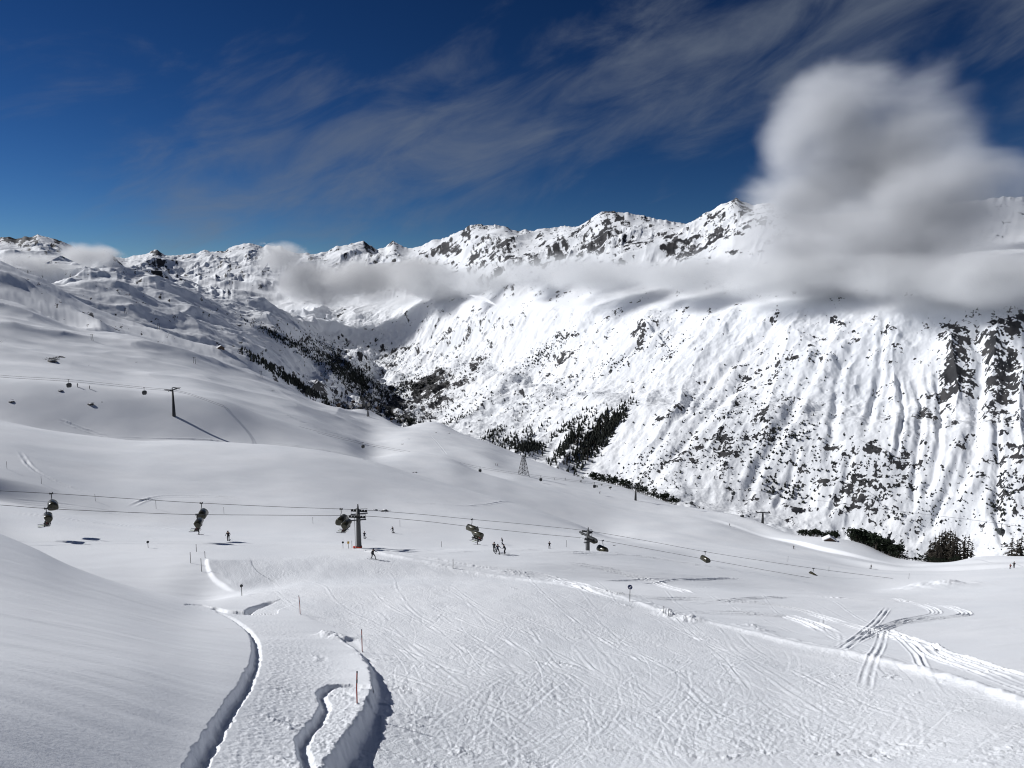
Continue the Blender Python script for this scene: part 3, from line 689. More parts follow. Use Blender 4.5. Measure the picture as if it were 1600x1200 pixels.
# ================================================================== CLOUDS
def cloud(name, puffs, density, nscale, erode, label, az0, steps=1.0, soft=0.55, aniso=0.0, col=(1, 1, 1)):
    """one cloud: a closed hull filled with drifting vapour; puffs = (px, py, R, half width px, half height px, half depth m)"""
    a0 = float(ray(az0, 600)[0])
    pts = [(point(x, y, R), hw * R / F, hd, hh * R / F) for x, y, R, hw, hh, hd in puffs]
    ctr = sum((p[0] for p in pts), Vector()) / len(pts)
    rot = Matrix.Rotation(-a0, 4, 'Z'); inv = rot.inverted()
    bm = bmesh.new(); loc = []
    for p, rx, ry, rz in pts:
        l = inv @ (p - ctr); loc.append((l, rx, ry, rz))
        g = bmesh.ops.create_icosphere(bm, subdivisions=2, radius=1.0)
        for v in g['verts']:
            v.co = Vector((v.co.x * rx * 1.12, v.co.y * ry * 1.12, v.co.z * rz * 1.12)) + l
    h = bmesh.ops.convex_hull(bm, input=bm.verts[:])
    kill = list({e for e in h['geom_interior'] + h['geom_unused'] if isinstance(e, bmesh.types.BMVert)})
    bmesh.ops.delete(bm, geom=kill, context='VERTS')
    bmesh.ops.recalc_face_normals(bm, faces=bm.faces[:])
    me = bpy.data.meshes.new(name); bm.to_mesh(me); bm.free()
    o = bpy.data.objects.new(name, me); COL.objects.link(o); o.location = ctr; o.rotation_euler = (0, 0, -a0)
    m = bpy.data.materials.new('vapour'); m.use_nodes = True; nt = m.node_tree; nt.nodes.remove(nt.nodes['Principled BSDF'])
    N = nt.nodes.new; Lk = nt.links.new; out = nt.nodes['Material Output']
    pv = N('ShaderNodeVolumePrincipled'); pv.inputs['Color'].default_value = (*col, 1); pv.inputs['Anisotropy'].default_value = aniso
    Lk(pv.outputs[0], out.inputs['Volume'])
    tc = N('ShaderNodeTexCoord'); acc = None
    for l, rx, ry, rz in loc:
        s = N('ShaderNodeVectorMath'); s.operation = 'SUBTRACT'; s.inputs[1].default_value = l; Lk(tc.outputs['Object'], s.inputs[0])
        k = N('ShaderNodeVectorMath'); k.operation = 'MULTIPLY'; k.inputs[1].default_value = (1 / rx, 1 / ry, 1 / rz); Lk(s.outputs[0], k.inputs[0])
        ln = N('ShaderNodeVectorMath'); ln.operation = 'LENGTH'; Lk(k.outputs[0], ln.inputs[0])
        q = N('ShaderNodeMath'); q.operation = 'SUBTRACT'; q.inputs[0].default_value = 1.0; Lk(ln.outputs['Value'], q.inputs[1])
        if acc is None: acc = q.outputs[0]
        else:
            mx = N('ShaderNodeMath'); mx.operation = 'SMOOTH_MAX'; mx.inputs[2].default_value = 0.25
            Lk(acc, mx.inputs[0]); Lk(q.outputs[0], mx.inputs[1]); acc = mx.outputs[0]
    n = N('ShaderNodeTexNoise'); n.inputs['Scale'].default_value = 1.0 / nscale; n.inputs['Detail'].default_value = 5.0; n.inputs['Roughness'].default_value = 0.54; n.inputs['Distortion'].default_value = 0.3
    mp = N('ShaderNodeMapping'); mp.inputs['Scale'].default_value = (0.75, 1, 1.25); Lk(tc.outputs['Object'], mp.inputs[0]); Lk(mp.outputs[0], n.inputs['Vector'])
    nm = N('ShaderNodeMath'); nm.operation = 'MULTIPLY_ADD'; nm.inputs[1].default_value = 2 * erode; nm.inputs[2].default_value = -erode * 1.25; Lk(n.outputs['Fac'], nm.inputs[0])
    ad = N('ShaderNodeMath'); ad.operation = 'ADD'; Lk(acc, ad.inputs[0]); Lk(nm.outputs[0], ad.inputs[1])
    mr = N('ShaderNodeMapRange'); mr.interpolation_type = 'SMOOTHSTEP'; mr.inputs[1].default_value = 0.0; mr.inputs[2].default_value = soft; mr.inputs[4].default_value = density
    Lk(ad.outputs[0], mr.inputs[0]); Lk(mr.outputs[0], pv.inputs['Density'])
    me.materials.append(m)
    try: m.cycles.volume_step_rate = steps
    except Exception: pass
    return tag(o, label, 'cloud', 'clouds hanging along the mountains', 'stuff')

cloud('cloud', [(1315,195,2450,140,130,170),(1380,255,2450,180,155,210),(1280,300,2450,140,130,190),(1465,325,2350,135,120,200),(1400,385,2300,200,95,200),(1270,395,2400,150,75,180),(1560,430,2150,140,66,170),(1240,240,2450,70,90,130)],
      0.030, 200, 0.60, 'tall grey cloud column rising above the right ridge', 1360, 0.5, 1.0, 0.0, (.95, .96, .98))
cloud('cloud', [(1080,432,2600,160,50,150),(1230,432,2330,170,54,140),(1420,440,2180,190,50,130),(1590,442,2100,160,50,130),(950,436,2900,130,44,170)],
      0.016, 150, 0.78, 'grey cloud bank lying across the face under the tall column', 1250, 0.5, 0.6, 0.0, (.96, .97, .98))
cloud('cloud', [(760,446,4400,120,40,260),(860,436,3700,130,46,220),(940,428,3250,120,46,200),(680,440,5000,100,40,300)],
      0.010, 240, 0.9, 'low grey cloud layer below the middle peaks', 830, 0.5, 0.6, 0.0, (.97, .98, .99))
cloud('cloud', [(490,438,5700,75,46,300),(570,436,5500,100,48,320),(650,438,5200,90,44,300),(440,405,5900,55,32,260)],
      0.012, 280, 0.8, 'soft grey cloud lying at the head of the valley', 540, 0.5)
cloud('cloud', [(70,415,3350,60,22,160),(130,402,3400,50,26,160),(165,400,3500,28,20,120),(20,405,3350,40,16,140)],
      0.020, 120, 0.85, 'small white cloud curling over the dark crest on the far left', 110, 0.5)
SC.cycles.volume_max_steps = 128
# ================================================================== BUILDING KIT
class MB:
    """collects shapes and links them as one mesh object"""
    def __init__(s): s.v = []; s.f = []; s.m = []
    def add(s, vs, fs, mi=0):
        o = len(s.v); s.v += [tuple(v) for v in vs]; s.f += [tuple(i + o for i in f) for f in fs]; s.m += [mi] * len(fs); return s
    def box(s, c, size, mi=0, rz=0.0, ry=0.0):
        x, y, z = (k / 2 for k in size)
        R = Matrix.Rotation(rz, 3, 'Z') @ Matrix.Rotation(ry, 3, 'Y')
        vs = [Vector(c) + R @ Vector((a * x, b * y, d * z)) for a, b, d in ((-1,-1,-1),(1,-1,-1),(1,1,-1),(-1,1,-1),(-1,-1,1),(1,-1,1),(1,1,1),(-1,1,1))]
        return s.add(vs, [(3,2,1,0),(4,5,6,7),(0,1,5,4),(1,2,6,5),(2,3,7,6),(3,0,4,7)], mi)
    def rbox(s, c, size, r, mi=0, n=4, rz=0.0):
        """box with rounded upright edges and softened top and bottom"""
        x, y, z = (k / 2 for k in size); r = min(r, x * .98, y * .98)
        R = Matrix.Rotation(rz, 3, 'Z'); rings = []
        for zz, ins in ((-z, r * .45), (-z + r * .45, 0), (z - r * .45, 0), (z, r * .45)):
            ring = []
            for q, (sx, sy) in enumerate(((1, 1), (-1, 1), (-1, -1), (1, -1))):
                for k in range(n + 1):
                    a = (q + k / n) * math.pi / 2
                    ring.append(Vector(c) + R @ Vector((sx * (x - r) + math.cos(a) * max(r - ins, .001), sy * (y - r) + math.sin(a) * max(r - ins, .001), zz)))
            rings.append(ring)
        return s.loft(rings, mi)
    def loft(s, rings, mi=0, caps=True):
        n = len(rings[0]); vs = [v for r in rings for v in r]; fs = []
        for i in range(len(rings) - 1):
            for k in range(n): fs.append((i*n+k, i*n+(k+1)%n, (i+1)*n+(k+1)%n, (i+1)*n+k))
        if caps: fs += [tuple(range(n))[::-1], tuple(range((len(rings)-1)*n, len(rings)*n))]
        return s.add(vs, fs, mi)
    def tube(s, pts, r, n=8, mi=0):
        pts = [Vector(p) for p in pts]; rs = r if isinstance(r, (list, tuple)) else [r] * len(pts); rings = []
        for i, p in enumerate(pts):
            d = (pts[min(i+1, len(pts)-1)] - pts[max(i-1, 0)]).normalized()
            up = Vector((0, 0, 1)) if abs(d.z) < 0.95 else Vector((1, 0, 0))
            a = d.cross(up).normalized(); b = a.cross(d)
            rings.append([p + rs[i] * (math.cos(t) * a + math.sin(t) * b) for t in [2*math.pi*k/n for k in range(n)]])
        return s.loft(rings, mi)
    def prism(s, poly, y0, y1, mi=0):
        """polygon in x,z pushed from y0 to y1"""
        return s.loft([[Vector((x, y0, z)) for x, z in poly], [Vector((x, y1, z)) for x, z in poly]], mi)
    def disc(s, c, axis, r, th, n=20, mi=0):
        a = Vector(axis).normalized(); return s.tube([Vector(c) - a * th / 2, Vector(c) + a * th / 2], r, n, mi)
    def build(s, name, mats, parent=None, smooth=False, loc=None):
        me = bpy.data.meshes.new(name); me.from_pydata(s.v, [], s.f)
        for m in (mats if isinstance(mats, (list, tuple)) else [mats]): me.materials.append(m)
        me.polygons.foreach_set('material_index', s.m)
        if smooth: me.polygons.foreach_set('use_smooth', [True] * len(s.f))
        me.update()
        o = bpy.data.objects.new(name, me); COL.objects.link(o)
        if parent: o.parent = parent
        if loc: o.location = loc
        return o

def copy_tree(o, parent=None):
    c = o.copy(); COL.objects.link(c)
    if parent: c.parent = parent
    for ch in list(o.children): copy_tree(ch, c)
    return c

MT = dict(
    steel=simple('galvanised_steel', (0.075, 0.078, 0.08), 0.55, 0.2), dark=simple('dark_steel', (0.035, 0.037, 0.04), 0.55, 0.3),
    rope=simple('steel_cable', (0.10, 0.10, 0.11), 0.5, 0.5), rubber=simple('black_rubber', (0.02, 0.02, 0.02), 0.8),
    bubble=simple('tinted_bubble', (0.045, 0.042, 0.025), 0.25, 0.0, 0.3), seat=simple('dark_seat_cover', (0.03, 0.03, 0.032), 0.75),
    red=simple('red_padding', (0.55, 0.06, 0.03), 0.7), cab=simple('dark_cabin_paint', (0.05, 0.055, 0.055), 0.35), glass=simple('cabin_window', (0.02, 0.024, 0.028), 0.12),
    blue=simple('blue_sign_face', (0.008, 0.022, 0.09), 0.4, 0, 0.1), white=simple('white_sign_paint', (0.8, 0.8, 0.8), 0.5, 0, 0.05),
    yellow=simple('yellow_sign_face', (0.65, 0.38, 0.05), 0.5), polered=simple('red_marker_pole', (0.30, 0.05, 0.035), 0.6), poledark=simple('dark_marker_pole', (0.06, 0.06, 0.065), 0.6),
    needle=simple('conifer_needles', (0.020, 0.027, 0.018), 0.9, 0, 0.5, 0.6, 0.1), larch=simple('bare_larch_twigs', (0.050, 0.044, 0.036), 0.9, 0, 0.4, 0.6, 0.1), bark=simple('bark', (0.06, 0.048, 0.04), 0.9),
    wood=simple('weathered_timber', (0.10, 0.065, 0.045), 0.8), roofsnow=simple('roof_snow', (0.82, 0.83, 0.85), 0.8, 0, 0.04, 2.0), plaster=simple('pale_plaster', (0.45, 0.42, 0.38), 0.8), stone=simple('grey_rock', (0.09, 0.085, 0.08), 0.9, 0, 0.5, 1.5),
    farneedle=simple('far_conifer_needles', (0.032, 0.036, 0.032), 0.9, 0, 0.45, 0.02, 0.1),
)
LAND = (NEAR, FAR)
def hit(px, py):
    return NEAR.hit(px, py) or FAR.hit(px, py)
def onland(x, y):
    z = NEAR.z(x, y)
    az = math.atan2(x, y); R = math.hypot(x, y); j, f = FAR.col(az)
    if R > FAR.R[0, j]: 
        zf = FAR.z(x, y)
        z = max(z, zf) if R < NEAR.R[-1, j] else zf
    return z
def at_range(px, R):
    a = float(ray(px, 760)[0]); x, y = R * math.sin(a), R * math.cos(a)
    return Vector((x, y, onland(x, y)))
# ================================================================== CHAIRLIFT
P1 = hit(561, 856.5); R1 = math.hypot(P1.x, P1.y)
FAR_ROPE = [(-70,763,140),(0,767,140),(80,771,140),(200,779,139),(314,786,137),(440,792,133),(560,796.5,R1+2.8),(650,803,138),(738,811.5,148),(830,820,158),(917,829.5,167),(1010,845,178),(1102,862,189),(1180,874.5,197),(1271,888,205),(1430,908,222),(1620,930,244)]
NEAR_ROPE = [(-70,785,134),(0,789,134),(72,794.5,134),(190,800,133.5),(308,804,131.5),(440,805,127.5),(558,806,R1-2.8),(650,813,131),(745,824,142),(840,834,152),(922,842,161),(1010,857,172),(1100,873.5,183),(1295,907.5,201),(1375,919,211),(1620,952,236)]
def rope3(pts, n=260):
    p = np.array(pts, float); q = np.linspace(p[0, 0], p[-1, 0], n)
    return [point(x, y, R) for x, y, R in zip(q, pchip(p[:, 0], p[:, 1], q), pchip(p[:, 0], p[:, 2], q))]
def rope_at(pts, px):
    p = np.array(pts, float)
    f = lambda x: point(x, float(pchip(p[:, 0], p[:, 1], np.array([x]))[0]), float(pchip(p[:, 0], p[:, 2], np.array([x]))[0]))
    a, b = f(px - 3), f(px + 3); d = (b - a).normalized()
    return f(px), d
for pts, lab in ((FAR_ROPE, 'upper thin steel cable of the chairlift carrying closed chairs'), (NEAR_ROPE, 'lower thin steel cable of the chairlift carrying seated riders')):
    tag(MB().tube(rope3(pts), 0.04, 6).build('lift_cable', MT['rope'], None, True), lab, 'cable', 'cables of the chairlift')

def sheave_train(parent, c, d, ln, n=6, name='sheave_train'):
    """row of small wheels on a beam along the cable direction d"""
    b = MB(); d = Vector(d); rz = math.atan2(d.y, d.x); pitch = math.asin(max(-1, min(1, d.z)))
    side = Vector((-d.y, d.x, 0)).normalized()
    b.tube([c - d * ln / 2, c + d * ln / 2], 0.10, 6)
    o = b.build(name, MT['dark'], parent)
    w = MB()
    for k in range(n):
        q = c + d * (ln * ((k + 0.5) / n - 0.5)) + Vector((0, 0, 0.17))
        w.disc(q, side, 0.2, 0.12, 12)
    w.build('wheel_row', MT['rubber'], o)
    return o

def lift_pylon(base, top_h, far_p, near_p, d, label, pad=True, lean=0.0):
    t = empty('lift_pylon', base, 0, label, 'lift pylon', 'pylons of the chairlift')
    d = Vector((d.x, d.y, d.z)); dh = Vector((d.x, d.y, 0)).normalized(); side = Vector((-dh.y, dh.x, 0))
    m = MB(); H = top_h
    m.tube([Vector((0, 0, -2.0)), Vector((0, 0, 0)), Vector((0, 0, H * .55)), Vector((0, 0, H * .88))], [0.50, 0.46, 0.38, 0.31], 14)
    m.build('mast', MT['steel'], t, True)
    f = far_p - base; n = near_p - base
    zc = (f.z + n.z) / 2 - 0.35
    a = MB(); a.box((0, 0, 0), (0.42, (f - n).length + 0.8, 0.38)); c = a.build('crossarm', MT['steel'], t)
    c.location = (0, 0, zc); c.rotation_euler = (0, 0, math.atan2(dh.y, dh.x))
    for p in (f, n):
        sheave_train(t, Vector((p.x, p.y, p.z - 0.30)), d, 2.9)
    for p, sg in ((f, 1), (n, -1)):
        w = MB()
        q = Vector((p.x, p.y, p.z - 0.75)); rz = math.atan2(dh.y, dh.x)
        w.box(q, (3.0, 0.5, 0.06), rz=rz)
        for s2 in (-1.4, 0, 1.4):
            w.tube([q + dh * s2, q + dh * s2 + Vector((0, 0, 0.9))], 0.025, 5)
        w.tube([q - dh * 1.45 + Vector((0, 0, .9)), q + dh * 1.45 + Vector((0, 0, .9))], 0.025, 5)
        w.build('catwalk', MT['dark'], t)
    g = MB(); g.tube([Vector((0, 0, H * .86)), Vector((0, 0, H))], [0.2, 0.09], 8)
    g.tube([Vector((0, 0, H - 0.1)) - side * 0.1, f * 0.92 + Vector((0, 0, -.1))], 0.07, 6); g.tube([Vector((0, 0, H - 0.1)), n * 0.92 + Vector((0, 0, -.1))], 0.07, 6)
    g.build('mast_head', MT['dark'], t)
    l = MB(); lx = -dh * 0.62
    for s2 in (-0.2, 0.2): l.tube([lx + side * s2 + Vector((0, 0, 0.3)), lx + side * s2 + Vector((0, 0, zc))], 0.03, 5)
    k = 0.5
    while k < zc: l.tube([lx + side * -.2 + Vector((0, 0, k)), lx + side * .2 + Vector((0, 0, k))], 0.02, 4); k += 0.33
    l.build('ladder', MT['steel'], t)
    if pad:
        pd = MB(); pd.tube([Vector((0, 0, -0.2)), Vector((0, 0, 0.38))], 0.54, 14); pd.box(-dh * 0.8 + Vector((0, 0, 0.15)), (0.4, 0.6, 0.45), rz=math.atan2(dh.y, dh.x))
        pd.build('safety_pad', MT['red'], t)
    return t

f1, d1 = rope_at(FAR_ROPE, 561); n1_, _ = rope_at(NEAR_ROPE, 558)
top1 = point(563, 787.5, R1)
lift_pylon(P1, top1.z - P1.z, f1, n1_, d1, 'tall grey chairlift pylon with red padding round its foot')
f2, d2 = rope_at(FAR_ROPE, 917); n2_, _ = rope_at(NEAR_ROPE, 921)
c2 = (f2 + n2_) / 2; B2 = Vector((c2.x, c2.y, onland(c2.x, c2.y)))
lift_pylon(B2, point(916, 824, math.hypot(c2.x, c2.y)).z - B2.z, f2, n2_, d2, 'smaller chairlift pylon half sunk behind a snow crest', pad=False)

def smooth_loop(pts, n=4):
    """closed outline rounded by corner cutting"""
    for _ in range(n // 2):
        q = []
        for i in range(len(pts)):
            a, b = Vector(pts[i]), Vector(pts[(i + 1) % len(pts)])
            q += [tuple(a * .75 + b * .25), tuple(a * .25 + b * .75)]
        pts = q
    return pts

BUB = [(-0.80, -2.55), (-0.72, -1.95), (-0.35, -1.45), (0.15, -1.38), (0.70, -1.70), (1.02, -2.25), (0.95, -2.80), (0.2, -2.92), (-0.55, -2.85)]
def chair(name, closed, label, group='chairs of the chairlift'):
    t = empty(name, (0, 0, 0), 0, label, 'chairlift chair', group)
    g = MB(); g.box((0, 0, 0.02), (0.62, 0.16, 0.2)); g.disc((-.2, 0, .16), (0, 1, 0), .1, .1, 10); g.disc((.2, 0, .16), (0, 1, 0), .1, .1, 10); g.build('grip', MT['dark'], t)
    h = MB(); h.tube([(0, 0, 0), (0.0, 0.0, -0.7), (-0.12, 0, -1.2), (-0.2, 0, -1.62)], [.07, .065, .06, .06], 8); h.tube([(-0.2, -1.45, -1.62), (-0.2, 1.45, -1.62)], .05, 8); h.build('hanger', MT['dark'], t, True)
    for y in (-1.5, 1.5):
        f = MB(); f.tube([(-0.2, y, -1.62), (-0.55, y, -2.1), (-0.45, y, -2.72), (0.35, y, -2.72)], .04, 6)
        f.build('seat_frame', MT['dark'], t, True)
    s = MB(); s.rbox((0.0, 0, -2.62), (0.62, 3.0, 0.14), 0.07); s.build('seat', MT['seat'], t)
    b = MB()
    for y in (-1.25, -.75, -.25, .25, .75, 1.25): b.rbox((-0.42, y, -2.22), (0.12, 0.46, 0.66), 0.05)
    b.build('backrest', MT['seat'], t)
    r = MB(); r.tube([(-0.45, -1.4, -2.1), (0.62, -1.4, -2.35), (0.75, -1.4, -2.9), (0.75, 1.4, -2.9), (0.62, 1.4, -2.35), (-0.45, 1.4, -2.1)], .03, 6) if closed else r.tube([(-0.45, -1.4, -2.1), (-0.1, -1.4, -1.4), (-0.1, 1.4, -1.4), (-0.45, 1.4, -2.1)], .03, 6)
    r.build('safety_bar', MT['dark'], t)
    P = smooth_loop(BUB)
    if not closed:
        a = math.radians(62); c, sn = math.cos(a), math.sin(a); P = [(-0.45 + 0.78 * ((x + .3) * c - (z + 2.1) * sn), -1.78 + 0.78 * ((x + .3) * sn + (z + 2.1) * c)) for x, z in P]
    m = MB(); n = len(P); cx = sum(p[0] for p in P) / n; cz = sum(p[1] for p in P) / n
    rings = []
    for y, k in ((-1.62, .55), (-1.58, .86), (-1.4, 1.0), (1.4, 1.0), (1.58, .86), (1.62, .55)):
        rings.append([Vector((cx + (x - cx) * k, y, cz + (z - cz) * k)) for x, z in P])
    m.loft(rings); m.build('bubble_cover', MT['bubble'], t, True)
    return t
# ================================================================== PEOPLE
def skin_body(J, E, mats, zone, parent=None, name='person'):
    """one continuous body grown round a skeleton: J = {joint: (pos, radius)}, E = bones"""
    names = list(J); me = bpy.data.meshes.new(name)
    me.from_pydata([J[k][0] for k in names], [(names.index(a), names.index(b)) for a, b in E], [])
    o = bpy.data.objects.new(name, me); COL.objects.link(o)
    o.modifiers.new('skin', 'SKIN'); sub = o.modifiers.new('sub', 'SUBSURF'); sub.levels = 1; sub.render_levels = 1
    sv = me.skin_vertices[0].data
    for i, k in enumerate(names):
        r = J[k][1]; sv[i].radius = (r, r) if not isinstance(r, tuple) else r
    sv[names.index('pelvis')].use_root = True
    dg = bpy.context.evaluated_depsgraph_get(); dg.update()
    body = bpy.data.meshes.new_from_object(o.evaluated_get(dg)); bpy.data.objects.remove(o)
    body.name = name
    for m in mats: body.materials.append(m)
    P = np.array([J[k][0] for k in names]); Z = [zone(k) for k in names]
    idx = []
    for p in body.polygons:
        d = ((P - np.array(p.center)) ** 2).sum(1); idx.append(Z[int(d.argmin())])
    body.polygons.foreach_set('material_index', idx); body.polygons.foreach_set('use_smooth', [True] * len(idx)); body.update()
    return body

def skeleton(pose):
    """joints of a skier 1.75 m tall, facing +x, feet at z = 0"""
    V = lambda x, y, z: (x, y, z)
    J = {'pelvis': (V(-.06, 0, .94), .145), 'waist': (V(-.03, 0, 1.08), .145), 'chest': (V(.03, 0, 1.30), .170), 'neck': (V(.06, 0, 1.49), .062), 'head': (V(.09, 0, 1.62), .098), 'crown': (V(.085, 0, 1.71), .075), 'nose': (V(.205, 0, 1.615), .018)}
    for s, y in (('l', 1), ('r', -1)):
        J['hip' + s] = (V(-.05, .11 * y, .88), .115); J['knee' + s] = (V(.10, .13 * y, .50), .078); J['ank' + s] = (V(-.02, .13 * y, .12), .070); J['toe' + s] = (V(.18, .13 * y, .06), .058)
        J['sho' + s] = (V(.04, .20 * y, 1.40), .085); J['elb' + s] = (V(.02, .33 * y, 1.15), .060); J['wri' + s] = (V(.24, .34 * y, 1.05), .040); J['palm' + s] = (V(.31, .34 * y, 1.05), .042)
    E = [('pelvis','waist'),('waist','chest'),('chest','neck'),('neck','head'),('head','crown'),('head','nose')]
    for s in 'lr': E += [('pelvis','hip'+s),('hip'+s,'knee'+s),('knee'+s,'ank'+s),('ank'+s,'toe'+s),('chest','sho'+s),('sho'+s,'elb'+s),('elb'+s,'wri'+s),('wri'+s,'palm'+s)]
    def mv(k, d): p, r = J[k]; J[k] = ((p[0]+d[0], p[1]+d[1], p[2]+d[2]), r)
    if pose == 'stride':
        for k, d in {'kneel': (.16,.06,.0), 'ankl': (.30,.08,.0), 'toel': (.30,.08,0), 'kneer': (-.16,-.05,-.02), 'ankr': (-.28,-.08,.0), 'toer': (-.28,-.08,0), 'elbl': (.14,.03,.08), 'wril': (.2,.05,.12), 'palml': (.22,.06,.12), 'elbr': (-.1,-.04,.0), 'wrir': (-.14,-.08,-.1), 'palmr': (-.15,-.09,-.12)}.items(): mv(k, d)
    if pose == 'snowboard':
        for k in ('chest','neck','head','crown','nose','shol','shor'): mv(k, (.10, 0, -.08))
        for s, y in (('l', 1), ('r', -1)):
            for k in ('knee','ank','toe'): mv(k + s, (.02, .10 * y, -.0))
            mv('elb' + s, (.05, .12 * y, .05)); mv('wri' + s, (-.05, .25 * y, .05)); mv('palm' + s, (-.06, .27 * y, .04))
    if pose == 'lean':
        for k, a in (('pelvis',-.05),('waist',.02),('chest',.10),('neck',.15),('head',.18),('crown',.19),('nose',.18)): mv(k, (a, 0, -.05))
        for s in 'lr':
            for k in ('sho','elb','wri','palm'): mv(k + s, (.12, 0, -.05))
    if pose == 'sit':
        for k in ('pelvis','waist','chest','neck','head','crown','nose'): mv(k, (0, 0, -.44))
        for s, y in (('l', 1), ('r', -1)):
            for k in ('hip','sho','elb','wri','palm'): mv(k + s, (0, 0, -.44))
            J['knee' + s] = ((.42, .13 * y, .47), .082); J['ank' + s] = ((.47, .14 * y, .08), .070); J['toe' + s] = ((.66, .14 * y, .05), .058)
    # five gloved fingers on each palm
    for s, y in (('l', 1), ('r', -1)):
        p = J['palm' + s][0]
        for i, (dy, ln) in enumerate(((-.030, .060), (-.010, .070), (.010, .066), (.030, .052))):
            a, b = f'f{i}a{s}', f'f{i}b{s}'
            J[a] = ((p[0] + .045, p[1] + dy, p[2] - .012), .0105); J[b] = ((p[0] + .045 + ln * .55, p[1] + dy, p[2] - .012 - ln * .7), .0095)
            E += [('palm' + s, a), (a, b)]
        J['th' + s] = ((p[0] + .035, p[1] - .055 * y, p[2] - .02), .0115); E.append(('palm' + s, 'th' + s))
    return J, E

CLOTH = {}
def cloth(name, col):
    if name not in CLOTH: CLOTH[name] = simple(name, col, 0.8, 0, 0.2, 9.0, 0.2)
    return CLOTH[name]
BLACK = cloth('black_ski_clothes', (0.018, 0.019, 0.024)); NAVY = cloth('navy_ski_jacket', (0.02, 0.026, 0.05)); DRED = cloth('dark_red_ski_jacket', (0.16, 0.03, 0.03)); GREY = cloth('grey_ski_trousers', (0.06, 0.06, 0.065)); OLIVE = cloth('olive_ski_jacket', (0.06, 0.06, 0.03)); BOOT = cloth('ski_boot', (0.03, 0.03, 0.03)); SKIN = cloth('face_skin', (0.42, 0.26, 0.19)); GLOVE = cloth('black_glove', (0.02, 0.02, 0.02))
HELM = simple('ski_helmet', (0.03, 0.03, 0.035), 0.3); SKI = simple('ski_topsheet', (0.05, 0.055, 0.07), 0.4); SKIG = simple('pale_green_ski', (0.25, 0.32, 0.08), 0.4); LENS = simple('goggle_lens', (0.06, 0.03, 0.015), 0.15)
def zone(k):
    if k.startswith(('head', 'nose', 'neck')): return 2
    if k.startswith(('ank', 'toe')): return 3
    if k.startswith(('hip', 'knee', 'pelvis')): return 1
    if k.startswith(('palm', 'f0', 'f1', 'f2', 'f3', 'th')): return 4
    return 0
def helmet_mesh(hx, hz):
    b = MB(); rings = []
    for i in range(6):
        a = i / 5 * math.pi * 0.55; r = 0.135 * math.sin(a) + 0.004; z = hz + 0.145 * math.cos(a) - 0.0
        rings.append([Vector((hx - .01 + r * 1.08 * math.cos(t), r * math.sin(t), z)) for t in [2 * math.pi * k / 14 for k in range(14)]])
    return b.loft(rings)
def person(pose, jacket, trousers, label, group, skis='skis', ski_mat=None, bare=False):
    J, E = skeleton(pose)
    body = skin_body(J, E, [jacket, trousers, SKIN, BOOT, GLOVE], zone)
    o = bpy.data.objects.new('person', body); COL.objects.link(o); tag(o, label, 'person', group)
    hd = J['head'][0]
    helmet_mesh(hd[0], hd[2] + .015).build('helmet', HELM, o, True)
    g = MB(); g.rbox((hd[0] + .10, 0, hd[2] + .012), (0.06, 0.17, 0.075), 0.03); g.build('goggles', LENS, o)
    if skis == 'skis':
        for s in 'lr':
            tx, ty, tz = J['toe' + s][0]; z0 = tz - .058
            k = MB(); up = [(-.85, .0), (-.8, 0), (.72, 0), (.86, .04), (.95, .12)]
            ring = [[Vector((tx - .1 + x, ty - w, z0 - .012 + z)), Vector((tx - .1 + x, ty + w, z0 - .012 + z)), Vector((tx - .1 + x, ty + w, z0 + .012 + z)), Vector((tx - .1 + x, ty - w, z0 + .012 + z))] for (x, z), w in zip(up, (.045, .05, .05, .05, .02))]
            k.loft(ring); k.build('ski', ski_mat or SKI, o)
    elif skis == 'board':
        k = MB(); k.rbox((.08, 0, 0.0), (0.27, 1.55, 0.024), 0.13); k.build('snowboard', SKI, o)
    return o

def stand(o, px, py, turn=0.0, scale=1.0):
    """feet of a person on the snow at a photograph pixel; turn 0 = facing the right of the picture"""
    p = hit(px, py); o.location = p; o.rotation_euler = (0, 0, turn); o.scale = (scale,) * 3
    return p

